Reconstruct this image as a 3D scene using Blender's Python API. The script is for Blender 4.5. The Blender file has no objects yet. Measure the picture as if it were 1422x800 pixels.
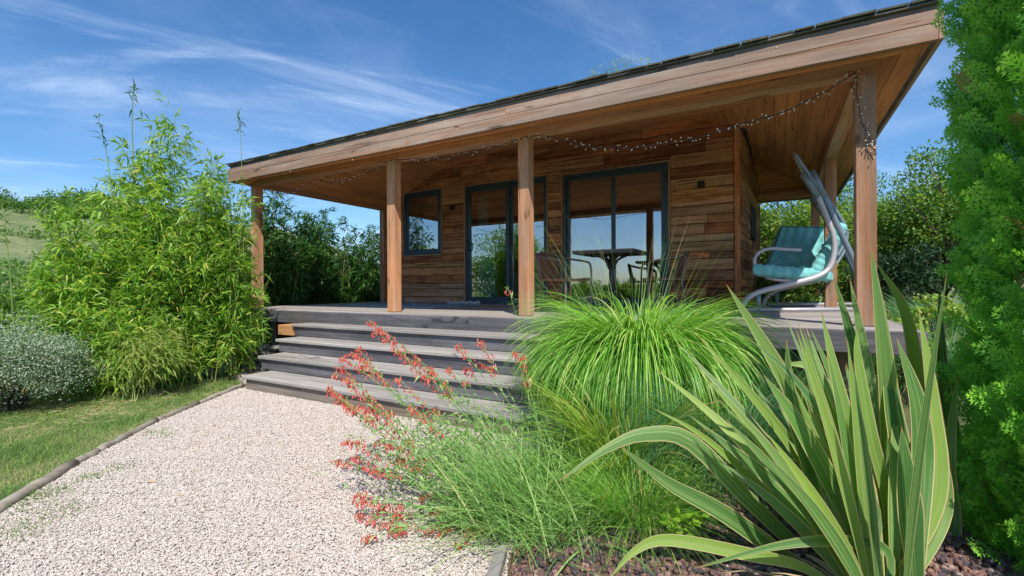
import bpy, math, random
import numpy as np
from mathutils import Vector, Matrix
random.seed(7); rng = np.random.default_rng(7)
C = bpy.context.scene.collection
R = math.radians
# ------------------------------------------------------------------ camera, sky, sun, exposure
G = 0.75                                   # deck height above the gravel
CU, CV, CW, TH, F, ROLL, CY = 6.9123, -4.2585, 0.31, 0.5184, 650.36, -0.0054, 397.44
cam = bpy.data.cameras.new('camera'); co = bpy.data.objects.new('camera', cam); C.objects.link(co)
cam.sensor_width = 36; cam.lens = F/1422*36; cam.clip_end = 3000; cam.clip_start = .05
cam.shift_y = -(400-CY)/1422
co.matrix_world = Matrix.Translation((CU, CV, CW+G)) @ Matrix.Rotation(TH, 4, 'Z') @ Matrix.Rotation(R(90), 4, 'X') @ Matrix.Rotation(ROLL, 4, 'Z')
bpy.context.scene.camera = co
SUN = Vector((.85, -1, 1.75)).normalized()
el = math.asin(SUN.z); azs = math.atan2(SUN.x, SUN.y)
w = bpy.data.worlds.new('World'); bpy.context.scene.world = w; w.use_nodes = True
nt = w.node_tree; N = nt.nodes; Lk = nt.links
bg = N['Background']; bg.inputs[1].default_value = .125
sky = N.new('ShaderNodeTexSky'); sky.sky_type = 'NISHITA'; sky.sun_disc = False
sky.sun_elevation = el; sky.sun_rotation = azs; sky.altitude = 300; sky.air_density = 1.0; sky.dust_density = .6; sky.ozone_density = 5.0
tc = N.new('ShaderNodeTexCoord')
def wmath(op, a, b=None):
    m = N.new('ShaderNodeMath'); m.operation = op
    for i, v in enumerate((a, b)):
        if v is None: continue
        if isinstance(v, (int, float)): m.inputs[i].default_value = v
        else: Lk.new(v, m.inputs[i])
    return m.outputs[0]
sp = N.new('ShaderNodeSeparateXYZ'); Lk.new(tc.outputs['Generated'], sp.inputs[0])
zz = wmath('ADD', wmath('MAXIMUM', sp.outputs[2], 0.0), .12)
cx, cy_ = wmath('DIVIDE', sp.outputs[0], zz), wmath('DIVIDE', sp.outputs[1], zz)
cb = N.new('ShaderNodeCombineXYZ'); Lk.new(cx, cb.inputs[0]); Lk.new(cy_, cb.inputs[1])
def cloud(rot, sc, nscale, lo, hi, dist, off):
    m0 = N.new('ShaderNodeMapping'); m0.inputs['Rotation'].default_value = (0, 0, -rot); Lk.new(cb.outputs[0], m0.inputs[0])
    mp = N.new('ShaderNodeMapping'); mp.vector_type = 'POINT'; mp.inputs['Scale'].default_value = sc; mp.inputs['Location'].default_value = off
    Lk.new(m0.outputs[0], mp.inputs[0])
    n = N.new('ShaderNodeTexNoise'); n.inputs['Scale'].default_value = nscale; n.inputs['Detail'].default_value = 9; n.inputs['Roughness'].default_value = .62; n.inputs['Distortion'].default_value = dist
    Lk.new(mp.outputs[0], n.inputs[0])
    r = N.new('ShaderNodeMapRange'); r.interpolation_type = 'SMOOTHERSTEP'; r.inputs[1].default_value = lo; r.inputs[2].default_value = hi
    Lk.new(n.outputs[0], r.inputs[0]); return r.outputs[0]
c1 = cloud(1.20, (.30, 1.6, 1), 1.5, .46, .80, .8, (3, 1, 0))
c2 = cloud(.75, (.40, 1.5, 1), 2.0, .48, .80, 1.1, (8, 5, 0))
c3 = cloud(0, (.5, .6, 1), 1.1, .38, .78, .3, (1, 9, 0))
cm = wmath('MINIMUM', wmath('ADD', wmath('MULTIPLY', wmath('ADD', c1, c2), .26), wmath('MULTIPLY', c3, .22)), .5)
mix = N.new('ShaderNodeMix'); mix.data_type = 'RGBA'
hs = N.new('ShaderNodeHueSaturation'); hs.inputs['Saturation'].default_value = 1.2; hs.inputs['Value'].default_value = .76
Lk.new(sky.outputs[0], hs.inputs['Color'])
Lk.new(cm, mix.inputs[0]); Lk.new(hs.outputs[0], mix.inputs[6]); mix.inputs[7].default_value = (4.6, 5.3, 6.4, 1)
Lk.new(mix.outputs[2], bg.inputs[0])
sl = bpy.data.lights.new('sun', 'SUN'); sl.energy = 3.3; sl.angle = R(.55); sl.color = (1, .95, .86)
so = bpy.data.objects.new('sun', sl); C.objects.link(so); so.rotation_euler = (-SUN).to_track_quat('-Z', 'Y').to_euler(); so.location = (10, -8, 14)
vs = bpy.context.scene.view_settings; vs.view_transform = 'Standard'; vs.look = 'None'; vs.gamma = 1; vs.exposure = .80

# ------------------------------------------------------------------ helpers
ct, st = math.cos(TH), math.sin(TH)
def ray(x, y):
    c, s = math.cos(-ROLL), math.sin(-ROLL); X, Y = x-711, y-CY
    X, Y = X*c-Y*s, X*s+Y*c
    return Vector((ct*X/F-st, st*X/F+ct, -Y/F))
CO = Vector((CU, CV, CW+G))
def at(x, y, z): return CO+ray(x, y)*z                      # point of the place at that distance along the view
def on(x, y, ax, val):
    d = ray(x, y); return CO+d*((val-CO[ax])/d[ax])
def tag(o, label=None, cat=None, group=None, kind=None):
    if label: o['label'] = label
    if cat: o['category'] = cat
    if group: o['group'] = group
    if kind: o['kind'] = kind
    return o
def empty(name, loc, label, cat, group=None, rz=0):
    o = bpy.data.objects.new(name, None); C.objects.link(o); o.location = loc; o.rotation_euler = (0, 0, rz); o.empty_display_size = .2
    return tag(o, label, cat, group)
ROOTLOC = {}
def link(name, me, mat, parent=None, loc=(0, 0, 0), rot=(0, 0, 0)):
    o = bpy.data.objects.new(name, me); C.objects.link(o)
    if mat is not None and not me.materials: me.materials.append(mat)
    o.location = loc; o.rotation_euler = rot
    if parent: o.parent = parent
    return o
def worldpos(o):
    p = Vector((0, 0, 0)); q = o
    while q is not None: p = p+q.location; q = q.parent
    return p
def rel(loc, parent): return Vector(loc)-worldpos(parent) if parent else Vector(loc)
def mesh(verts, faces, name='m', smooth=False):
    me = bpy.data.meshes.new(name); me.from_pydata([tuple(v) for v in verts], [], faces); me.update()
    if smooth: me.polygons.foreach_set('use_smooth', [True]*len(me.polygons))
    return me
def npmesh(V, Q, attrs=None, smooth=False):
    """V (n,3), Q (m,k) faces of k corners"""
    me = bpy.data.meshes.new('foliage'); n, (m, k) = len(V), Q.shape
    me.vertices.add(n); me.vertices.foreach_set('co', np.asarray(V, dtype=np.float32).ravel())
    me.loops.add(m*k); me.loops.foreach_set('vertex_index', Q.astype(np.int32).ravel())
    me.polygons.add(m); me.polygons.foreach_set('loop_start', np.arange(0, m*k, k, dtype=np.int32))
    try: me.polygons.foreach_set('loop_total', np.full(m, k, dtype=np.int32))
    except Exception: pass
    if smooth: me.polygons.foreach_set('use_smooth', np.ones(m, dtype=bool))
    for a, v in (attrs or {}).items():
        at_ = me.attributes.new(a, 'FLOAT', 'POINT'); at_.data.foreach_set('value', np.asarray(v, dtype=np.float32))
    me.update(calc_edges=True); return me
def boxmesh(dx, dy, dz, b=.003, warp=0):
    x, y, z = dx/2, dy/2, dz/2; b = min(b, x*.4, y*.4, z*.4); V = []; 
    for sx in (-1, 1):
        for sy in (-1, 1):
            for sz in (-1, 1):
                V += [(sx*(x-b), sy*(y-b), sz*z), (sx*(x-b), sy*y, sz*(z-b)), (sx*x, sy*(y-b), sz*(z-b))]
    i = lambda a, c, d, k: ((a > 0)*4+(c > 0)*2+(d > 0))*3+k
    Fc = []
    for s in (-1, 1):
        Fc.append([i(-1,-1,s,0), i(1,-1,s,0), i(1,1,s,0), i(-1,1,s,0)]); Fc.append([i(-1,s,-1,1), i(1,s,-1,1), i(1,s,1,1), i(-1,s,1,1)]); Fc.append([i(s,-1,-1,2), i(s,1,-1,2), i(s,1,1,2), i(s,-1,1,2)])
    for s in (-1, 1):
        for t in (-1, 1):
            Fc.append([i(-1,s,t,0), i(1,s,t,0), i(1,s,t,1), i(-1,s,t,1)]); Fc.append([i(s,-1,t,0), i(s,1,t,0), i(s,1,t,2), i(s,-1,t,2)]); Fc.append([i(s,t,-1,1), i(s,t,1,1), i(s,t,1,2), i(s,t,-1,2)])
            for q in (-1, 1): Fc.append([i(s,t,q,0), i(s,t,q,1), i(s,t,q,2)])
    me = mesh(V, Fc, 'box'); fixn(me); return me
import bmesh
def fixn(me):
    bm = bmesh.new(); bm.from_mesh(me); bmesh.ops.recalc_face_normals(bm, faces=bm.faces); bm.to_mesh(me); bm.free()
CACHE = {}
def bx(name, lo, hi, mat, parent=None, b=.003):
    """axis-aligned board from lo to hi in place coordinates; grain follows its longest side"""
    d = [hi[i]-lo[i] for i in range(3)]; c = [(hi[i]+lo[i])/2 for i in range(3)]
    ax = 'xyz'[d.index(max(d))]; m = mat(ax) if callable(mat) else mat
    key = (tuple(round(v, 3) for v in d), b, m.name)
    if key not in CACHE: CACHE[key] = boxmesh(*d, b)
    return link(name, CACHE[key], m, parent, rel(c, parent))
def prism(name, poly, n, t, mat, parent, ax='x'):
    """flat board: polygon of points, thickened by t along n"""
    c = sum((Vector(p) for p in poly), Vector())/len(poly); n = Vector(n).normalized(); k = len(poly)
    V = [Vector(p)-c for p in poly]+[Vector(p)-c+n*t for p in poly]
    Fc = [list(range(k)), list(range(2*k-1, k-1, -1))]+[[i, (i+1) % k, k+(i+1) % k, k+i] for i in range(k)]
    me = mesh(V, Fc); fixn(me)
    return link(name, me, mat(ax) if callable(mat) else mat, parent, rel(c, parent))
def catmull(pts, n):
    P_ = [Vector(p) for p in pts]; P_ = [P_[0]*2-P_[1]]+P_+[P_[-1]*2-P_[-2]]; out = []
    segs = len(P_)-3
    for i in range(n+1):
        t = i/n*segs; k = min(int(t), segs-1); f = t-k; a, b, c, d = P_[k:k+4]
        out.append(.5*((2*b)+(c-a)*f+(2*a-5*b+4*c-d)*f*f+(3*b-a-3*c+d)*f**3))
    return out
def tubedata(path, r, sides=8, cap=True):
    path = [Vector(p) for p in path]; rr = r if isinstance(r, (list, tuple)) else [r]*len(path); V = []; Fc = []; up = None
    for i, p in enumerate(path):
        t = (path[min(i+1, len(path)-1)]-path[max(i-1, 0)]).normalized()
        if up is None: up = Vector((0, 0, 1)) if abs(t.z) < .9 else Vector((1, 0, 0))
        a = (up-t*up.dot(t)).normalized(); up = a; b_ = t.cross(a)
        for k in range(sides):
            an = 2*math.pi*k/sides; V.append(p+(a*math.cos(an)+b_*math.sin(an))*rr[i])
    for i in range(len(path)-1):
        for k in range(sides): Fc.append([i*sides+k, i*sides+(k+1) % sides, (i+1)*sides+(k+1) % sides, (i+1)*sides+k])
    if cap: Fc += [list(range(sides))[::-1], [len(V)-sides+k for k in range(sides)]]
    return V, Fc
def tube(name, path, r, mat, parent=None, sides=8, smooth=True):
    o0 = Vector(path[0]); V, Fc = tubedata([Vector(p)-o0 for p in path], r, sides)
    return link(name, mesh(V, Fc, 'tube', smooth), mat, parent, rel(o0, parent))
def merge(parts):
    V = []; Fc = []
    for v, f in parts:
        o = len(V); V += list(v); Fc += [[i+o for i in q] for q in f]
    return V, Fc
def boxd(lo, hi):
    V = [(x, y, z) for x in (lo[0], hi[0]) for y in (lo[1], hi[1]) for z in (lo[2], hi[2])]
    return V, [[0,1,3,2],[4,6,7,5],[0,4,5,1],[2,3,7,6],[0,2,6,4],[1,5,7,3]]

# ------------------------------------------------------------------ materials
class NT:
    def __init__(s, name):
        s.m = bpy.data.materials.new(name); s.m.use_nodes = True; s.t = s.m.node_tree; s.n = s.t.nodes; s.l = s.t.links
        s.b = s.n['Principled BSDF']; s.out = s.n['Material Output']
    def add(s, ty, **k):
        n = s.n.new(ty)
        for a, v in k.items(): setattr(n, a, v)
        return n
    def c(s, a, b): s.l.new(a, b)
    def noise(s, vec, scale, detail=4, rough=.55, dist=0):
        n = s.add('ShaderNodeTexNoise'); n.inputs['Scale'].default_value = scale; n.inputs['Detail'].default_value = detail; n.inputs['Roughness'].default_value = rough; n.inputs['Distortion'].default_value = dist
        if vec: s.c(vec, n.inputs[0])
        return n.outputs[0]
    def mapping(s, vec, scale, loc=(0, 0, 0)):
        n = s.add('ShaderNodeMapping'); n.inputs['Scale'].default_value = scale; n.inputs['Location'].default_value = loc; s.c(vec, n.inputs[0]); return n.outputs[0]
    def ramp(s, fac, cols):
        n = s.add('ShaderNodeValToRGB'); e = n.color_ramp.elements
        while len(e) > 1: e.remove(e[-1])
        e[0].position, e[0].color = cols[0][0], (*cols[0][1], 1)
        for p, c_ in cols[1:]: x = e.new(p); x.color = (*c_, 1)
        s.c(fac, n.inputs[0]); return n.outputs[0]
    def mixc(s, fac, a, b, mode='MIX'):
        n = s.add('ShaderNodeMix', data_type='RGBA', blend_type=mode)
        for sock, v in ((n.inputs[0], fac), (n.inputs[6], a), (n.inputs[7], b)):
            if isinstance(v, (int, float)): sock.default_value = v
            elif isinstance(v, tuple): sock.default_value = (*v, 1)
            else: s.c(v, sock)
        return n.outputs[2]
    def math(s, op, a, b=0):
        n = s.add('ShaderNodeMath', operation=op)
        for i, v in enumerate((a, b)):
            if isinstance(v, (int, float)): n.inputs[i].default_value = v
            else: s.c(v, n.inputs[i])
        return n.outputs[0]
    def maprange(s, v, a, b, c=0., d=1.):
        n = s.add('ShaderNodeMapRange'); s.c(v, n.inputs[0])
        for i, x in enumerate((a, b, c, d)): n.inputs[i+1].default_value = x
        return n.outputs[0]
    def bump(s, h, strength, dist=.01):
        n = s.add('ShaderNodeBump'); n.inputs['Strength'].default_value = strength; n.inputs['Distance'].default_value = dist; s.c(h, n.inputs['Height']); s.c(n.outputs[0], s.b.inputs['Normal'])
def plain(name, col, rough=.6, metal=0, var=.15, scale=8, bump=.15):
    t = NT(name); tcn = t.add('ShaderNodeTexCoord').outputs['Object']
    n = t.noise(tcn, scale, 5); c = t.ramp(n, [(.25, tuple(v*(1-var) for v in col)), (.75, tuple(min(1, v*(1+var)) for v in col))])
    t.c(c, t.b.inputs['Base Color']); t.b.inputs['Roughness'].default_value = rough; t.b.inputs['Metallic'].default_value = metal
    t.bump(t.noise(tcn, scale*12, 3), bump, .002); return t.m
WM = {}
def wood(name, cols, grain=1.0, rough=.75, tint=.35, weather=None, wfac=.5, knots=True, bump=.4, dark=.35, sharp=1.0):
    def get(ax):
        k = name+'_'+ax
        if k in WM: return WM[k]
        t = NT(k); tcn = t.add('ShaderNodeTexCoord').outputs['Object']
        oi = t.add('ShaderNodeObjectInfo'); rnd = oi.outputs['Random']
        cmb = t.add('ShaderNodeCombineXYZ'); r37 = t.math('MULTIPLY', rnd, 37.); r91 = t.math('MULTIPLY', rnd, 91.)
        t.c(r37, cmb.inputs[0]); t.c(r91, cmb.inputs[1]); t.c(r37, cmb.inputs[2])
        va = t.add('ShaderNodeVectorMath', operation='ADD'); t.c(tcn, va.inputs[0]); t.c(cmb.outputs[0], va.inputs[1]); v0 = va.outputs[0]
        sc = [1, 1, 1]; sc['xyz'.index(ax)] = .07
        v = t.mapping(v0, tuple(sc))
        g1 = t.noise(v, 26*grain, 6, .6, .7); g2 = t.noise(v, 110*grain, 4, .6, .2); big = t.noise(v0, 2.2, 4, .6, .5)
        sc2 = [1, 1, 1]; sc2['xyz'.index(ax)] = .3; kn = t.noise(t.mapping(v0, tuple(sc2)), 7, 2, .4, 1.4)
        base = t.ramp(t.math('ADD', t.math('MULTIPLY', rnd, .85), t.math('MULTIPLY', big, .25)), cols)
        f = t.math('ADD', t.math('MULTIPLY', g1, .65), t.math('MULTIPLY', g2, .35))
        gr = t.maprange(f, .36, .62, 1-dark, 1.12)
        cmbg = t.add('ShaderNodeCombineXYZ'); [t.c(gr, cmbg.inputs[i]) for i in range(3)]
        c = t.mixc(1.0, base, cmbg.outputs[0], 'MULTIPLY')
        if weather:
            wf = t.maprange(t.noise(t.mapping(v0, tuple(x*1.0 for x in sc)), 9, 6, .65, .8), .5-.22*wfac, .78-.22*wfac)
            c = t.mixc(t.math('MULTIPLY', wf, .85), c, weather)
        if knots:
            kf = t.maprange(kn, .70, .76); c = t.mixc(t.math('MULTIPLY', kf, .75), c, tuple(x*.28 for x in cols[0][1]))
        sc3 = [1, 1, 1]; sc3['xyz'.index(ax)] = .035
        ck = t.maprange(t.noise(t.mapping(v0, tuple(sc3), (3, 5, 7)), 34, 3, .5, .3), .655, .70); c = t.mixc(t.math('MULTIPLY', ck, .7), c, tuple(x*.25 for x in cols[0][1]))
        st_n = t.maprange(t.noise(t.mapping(v0, tuple(sc), (9, 2, 4)), 5, 4, .6, .6), .35, .65, .72, 1.18); cg2 = t.add('ShaderNodeCombineXYZ'); [t.c(st_n, cg2.inputs[i]) for i in range(3)]
        c = t.mixc(1.0, c, cg2.outputs[0], 'MULTIPLY')
        t.c(c, t.b.inputs['Base Color']); t.b.inputs['Roughness'].default_value = rough
        t.bump(t.math('SUBTRACT', t.math('ADD', f, t.math('MULTIPLY', g2, .5)), t.math('MULTIPLY', ck, .5)), bump, .004)
        WM[k] = t.m; return t.m
    return get
M_cedar = wood('cedar_timber', [(0, (0.396, 0.157, 0.059)), (.35, (0.512, 0.219, 0.088)), (.7, (0.594, 0.266, 0.118)), (1, (0.479, 0.204, 0.088))], weather=(.40, .29, .22), wfac=.45, dark=.35)
M_fascia = wood('fascia_timber', [(0, (0.297, 0.137, 0.072)), (.5, (0.365, 0.182, 0.098)), (1, (0.324, 0.156, 0.081))], weather=(.37, .30, .25), wfac=.75, dark=.5)
M_ceil = wood('ceiling_board_wood', [(0, (0.483, 0.182, 0.058)), (.35, (0.626, 0.244, 0.083)), (.7, (0.715, 0.292, 0.103)), (1, (0.554, 0.205, 0.068))], grain=.8, dark=.22, knots=True, bump=.15)
M_plank = wood('reclaimed_plank', [(0, (0.072, 0.022, 0.009)), (.14, (0.193, 0.054, 0.019)), (.3, (0.665, 0.216, 0.061)), (.44, (0.291, 0.088, 0.030)), (.6, (0.780, 0.323, 0.106)), (.72, (0.387, 0.147, 0.061)), (.86, (0.677, 0.353, 0.160)), (1, (0.556, 0.206, 0.076))], weather=(.52, .35, .21), wfac=.1, dark=.75, bump=.9)
M_plankpale = wood('pale_weathered_plank', [(0, (0.409, 0.164, 0.061)), (.5, (0.557, 0.260, 0.122)), (1, (0.465, 0.192, 0.081))], weather=(.48, .40, .31), wfac=.45, dark=.6, bump=.8)
M_trim = wood('thin_trim_wood', [(0, (0.360, 0.196, 0.117)), (1, (0.450, 0.252, 0.156))], dark=.2, knots=False)
M_deck = wood('silvered_deck_board', [(0, (0.253, 0.220, 0.198)), (.5, (0.341, 0.297, 0.253)), (1, (0.308, 0.253, 0.209))], weather=(.38, .35, .33), wfac=.7, dark=.35, bump=.5)
M_grey = wood('dark_weathered_board', [(0, (0.087, 0.084, 0.096)), (.5, (0.123, 0.119, 0.133)), (1, (0.104, 0.099, 0.107))], weather=(.17, .165, .175), wfac=.45, dark=.5, bump=.7)
M_tread = wood('silvered_tread', [(0, (0.260, 0.224, 0.195)), (.5, (0.342, 0.307, 0.271)), (1, (0.307, 0.266, 0.224))], weather=(.36, .34, .32), wfac=.8, dark=.4, bump=.6)
M_browngrey = wood('brown_weathered_board', [(0, (.17, .11, .075)), (.5, (.21, .145, .10)), (1, (.19, .13, .09))], weather=(.27, .24, .21), wfac=.6, dark=.5, bump=.7)
M_darkwood = wood('old_dark_roof_board', [(0, (.10, .075, .06)), (1, (.16, .12, .095))], weather=(.24, .23, .23), wfac=.6, dark=.5)
M_shingle = wood('mossy_shingle', [(0, (.075, .08, .062)), (.5, (.12, .115, .085)), (1, (.10, .095, .085))], weather=(.17, .18, .12), wfac=.6, dark=.5, bump=.9)
M_log = wood('split_log', [(0, (.23, .19, .13)), (1, (.29, .235, .16))], weather=(.36, .33, .27), wfac=.7, dark=.5)
M_frame = plain('anthracite_frame', (.040, .075, .105), .42, .2, .08, 3, .03)
M_black = plain('black_metal', (.018, .018, .02), .4, .4)
M_greymetal = plain('grey_powder_coat', (.46, .44, .46), .38, .25, .08, 5, .05)
M_bluemetal = plain('slate_painted_steel', (.21, .26, .32), .4, .3, .08, 5, .05)
M_bronze = plain('dark_bronze_metal', (.085, .075, .065), .42, .5)
M_chairbrown = plain('brown_sling', (.30, .13, .075), .55, 0, .25, 14, .3)
M_armgrey = plain('greyed_arm_tube', (.22, .17, .15), .4, .4, .2, 20)
M_white = plain('white_cabinet_paint', (.62, .63, .64), .5, 0, .04)
M_teal = plain('teal_curtain', (.05, .52, .64), .8, 0, .15)
M_inner = plain('interior_wall', (.16, .13, .11), .8)
M_rug = plain('pale_blue_mat', (.24, .38, .44), .9, 0, .3, 30, .5)
M_bulb = plain('clear_bulb', (.85, .82, .72), .15, 0, .02)
M_cable = plain('dark_cable', (.05, .03, .035), .6)
M_bark = wood('bark', [(0, (.12, .09, .065)), (1, (.19, .15, .11))], dark=.6, bump=1., knots=False)
M_nail = plain('pale_nail_plug', (.72, .66, .58), .6)
def glassmat():
    t = NT('window_glass'); gl = t.add('ShaderNodeBsdfGlossy'); gl.inputs['Roughness'].default_value = .004; gl.inputs['Color'].default_value = (.93, .96, 1, 1)
    tr = t.add('ShaderNodeBsdfTransparent'); tr.inputs['Color'].default_value = (.78, .84, .84, 1)
    fr = t.add('ShaderNodeFresnel'); fr.inputs[0].default_value = 1.5; mx = t.add('ShaderNodeMixShader')
    n = t.noise(t.add('ShaderNodeTexCoord').outputs['Object'], 1.1, 2, .5); bm = t.add('ShaderNodeBump'); bm.inputs['Strength'].default_value = .06; bm.inputs['Distance'].default_value = .03; t.c(n, bm.inputs['Height']); t.c(bm.outputs[0], gl.inputs['Normal'])
    f = t.math('ADD', t.math('MULTIPLY', fr.outputs[0], 1.5), .24); t.c(t.math('MINIMUM', f, .9), mx.inputs[0]); t.c(tr.outputs[0], mx.inputs[1]); t.c(gl.outputs[0], mx.inputs[2]); t.c(mx.outputs[0], t.out.inputs[0]); return t.m
M_glass = glassmat()
def leafmat(name, cols, trans=.35, rough=.5, spec=.3, tcol=1.5):
    t = NT(name); a = t.add('ShaderNodeAttribute', attribute_name='rnd').outputs['Fac']
    c = t.ramp(a, cols); t.c(c, t.b.inputs['Base Color']); t.b.inputs['Roughness'].default_value = rough; t.b.inputs['Specular IOR Level'].default_value = spec
    tl = t.add('ShaderNodeBsdfTranslucent'); tc2 = t.mixc(1.0, c, (tcol, tcol*.95, tcol*.35), 'MULTIPLY'); t.c(tc2, tl.inputs[0])
    mx = t.add('ShaderNodeMixShader'); mx.inputs[0].default_value = trans; t.c(t.b.outputs[0], mx.inputs[1]); t.c(tl.outputs[0], mx.inputs[2]); t.c(mx.outputs[0], t.out.inputs[0]); return t.m
L_bamboo = leafmat('bamboo_leaf', [(0, (0.065, 0.169, 0.025)), (.3, (0.145, 0.321, 0.037)), (.7, (0.275, 0.475, 0.055)), (.93, (0.449, 0.588, 0.086)), (1, (0.605, 0.503, 0.148))], .4, .42, .4)
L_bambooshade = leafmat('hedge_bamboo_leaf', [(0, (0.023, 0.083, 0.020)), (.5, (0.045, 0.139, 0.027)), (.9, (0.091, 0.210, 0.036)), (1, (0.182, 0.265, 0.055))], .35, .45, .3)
L_pale = leafmat('pale_bamboo_leaf', [(0, (.17, .29, .05)), (.6, (.27, .38, .075)), (1, (.42, .44, .15))], .45, .5)
L_grass = leafmat('bright_grass_blade', [(0, (0.097, 0.265, 0.032)), (.5, (0.221, 0.489, 0.063)), (.85, (0.386, 0.635, 0.127)), (1, (0.662, 0.688, 0.278))], .35, .4, .4)
L_grass2 = leafmat('yellow_green_blade', [(0, (0.132, 0.275, 0.039)), (.5, (0.242, 0.396, 0.055)), (.9, (0.396, 0.462, 0.099)), (1, (0.550, 0.330, 0.165))], .4, .4)
L_blue = leafmat('blue_green_fine_blade', [(0, (0.048, 0.180, 0.084)), (.5, (0.102, 0.312, 0.132)), (.88, (0.216, 0.444, 0.192)), (1, (0.432, 0.528, 0.240))], .3, .5)
L_pen = leafmat('sage_green_leaf', [(0, (0.119, 0.264, 0.066)), (.5, (0.238, 0.449, 0.119)), (.9, (0.383, 0.554, 0.185)), (1, (0.554, 0.581, 0.264))], .3, .5)
L_lawn = leafmat('lawn_blade', [(0, (0.084, 0.192, 0.036)), (.55, (0.168, 0.312, 0.054)), (.8, (0.312, 0.396, 0.108)), (1, (0.576, 0.480, 0.264))], .3, .55)
L_straw = leafmat('dry_straw', [(0, (.45, .33, .18)), (1, (.62, .50, .30))], .1, .8)
L_silver = leafmat('silver_leaf', [(0, (0.086, 0.165, 0.065)), (.4, (0.183, 0.279, 0.141)), (.7, (0.377, 0.470, 0.357)), (1, (0.540, 0.585, 0.475))], .2, .7)
L_tree = leafmat('broad_leaf', [(0, (0.047, 0.121, 0.027)), (.5, (0.101, 0.216, 0.041)), (.85, (0.189, 0.324, 0.054)), (1, (0.324, 0.432, 0.081))], .35, .45)
L_treelight = leafmat('light_broad_leaf', [(0, (0.088, 0.200, 0.037)), (.5, (0.175, 0.325, 0.056)), (.9, (0.312, 0.450, 0.088)), (1, (0.475, 0.525, 0.125))], .4, .45)
L_con = leafmat('conifer_scale', [(0, (.06, .22, .03)), (.45, (.13, .40, .045)), (.75, (.24, .56, .06)), (.955, (.42, .68, .09)), (.965, (.34, .26, .11)), (1, (.34, .26, .11))], .33, .45, .3)
L_dark = leafmat('dark_needle', [(0, (.015, .045, .02)), (.6, (.03, .075, .03)), (1, (.055, .11, .04))], .2, .55)
L_stalk = leafmat('culm', [(0, (.20, .28, .07)), (.6, (.34, .38, .12)), (1, (.42, .34, .16))], .05, .45)
L_red = leafmat('red_petal', [(0, (.60, .06, .055)), (.6, (.78, .14, .12)), (1, (.85, .32, .27))], .25, .45, .3, 1.1)
L_bud = leafmat('bud', [(0, (.32, .30, .12)), (1, (.5, .38, .2))], .2, .6)

# ------------------------------------------------------------------ ground
def sstep(a, b, x): t = np.clip((x-a)/(b-a), 0, 1); return t*t*(3-2*t)
def H(u, v):
    u = np.asarray(u, float); v = np.asarray(v, float)
    r = np.hypot(u-5, v+1); az = np.arctan2(v+1, u-5)
    fwd = sstep(-.35, .25, np.sin(az))+.0
    wild = (.5*np.sin(u*.11+1)+.5*np.sin(v*.13+.4)+.25*np.sin(u*.31+v*.23))
    px_ = sstep(-.95, -.6, np.cos(az))*0
    ang = .150-.085*sstep(2.62, 2.40, az)*0-.12*np.exp(-((az-2.3)/.27)**2)-.05*np.exp(-((az-1.25)/.4)**2)+.02*np.sin(az*3.1+.7)+.006*np.sin(az*23)+.004*np.sin(az*51+2)
    hill = np.where(r < 25, 0, (r-25))*0
    rise = sstep(18, 150, r)*(ang*np.minimum(r, 150))*fwd
    rightbank = .52*sstep(7.75, 8.7, u)*sstep(-2.6, -.6, v)
    bed = .16*sstep(5.4, 6.6, u)*sstep(-2.9, -1.6, v)*(1-sstep(-.6, -.1, v))
    leftdip = -.25*sstep(1.0, -3, u)*sstep(-1.0, -4, v*1.0+0*u)*0
    return rise+wild*sstep(8, 40, r)*.8+rightbank+bed+leftdip
gm = NT('meadow_ground'); tcn = gm.add('ShaderNodeTexCoord').outputs['Object']
n1 = gm.noise(tcn, .25, 5, .6); n2 = gm.noise(tcn, 2.5, 6, .65); n3 = gm.noise(tcn, 40, 5, .7)
c = gm.ramp(gm.math('ADD', gm.math('MULTIPLY', n1, .5), gm.math('MULTIPLY', n2, .5)), [(.35, (.06, .10, .035)), (.47, (.13, .18, .06)), (.58, (.24, .26, .11)), (.7, (.30, .28, .15))])
c = gm.mixc(gm.maprange(n3, .4, .65, 0, .35), c, (.11, .085, .05)); gm.c(c, gm.b.inputs['Base Color']); gm.b.inputs['Roughness'].default_value = .95; gm.bump(n3, .8, .03)
rr = np.concatenate([np.linspace(0, 14, 57), np.geomspace(14.6, 900, 70)]); aa = np.linspace(0, 2*np.pi, 241)[:-1]
RR, AA = np.meshgrid(rr, aa, indexing='ij'); U = 5+RR*np.cos(AA); Vv = -1+RR*np.sin(AA); Z = H(U, Vv)-.012
V = np.stack([U.ravel(), Vv.ravel(), Z.ravel()], 1); na = len(aa); I, J = np.meshgrid(np.arange(len(rr)-1), np.arange(na), indexing='ij'); I = I.ravel(); J = J.ravel(); J2 = (J+1) % na
Q = np.stack([I*na+J, (I+1)*na+J, (I+1)*na+J2, I*na+J2], 1)
g = link('ground', npmesh(V, Q, smooth=True), gm.m); tag(g, 'rough grassy ground rising to the hills behind', kind='structure')

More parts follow.
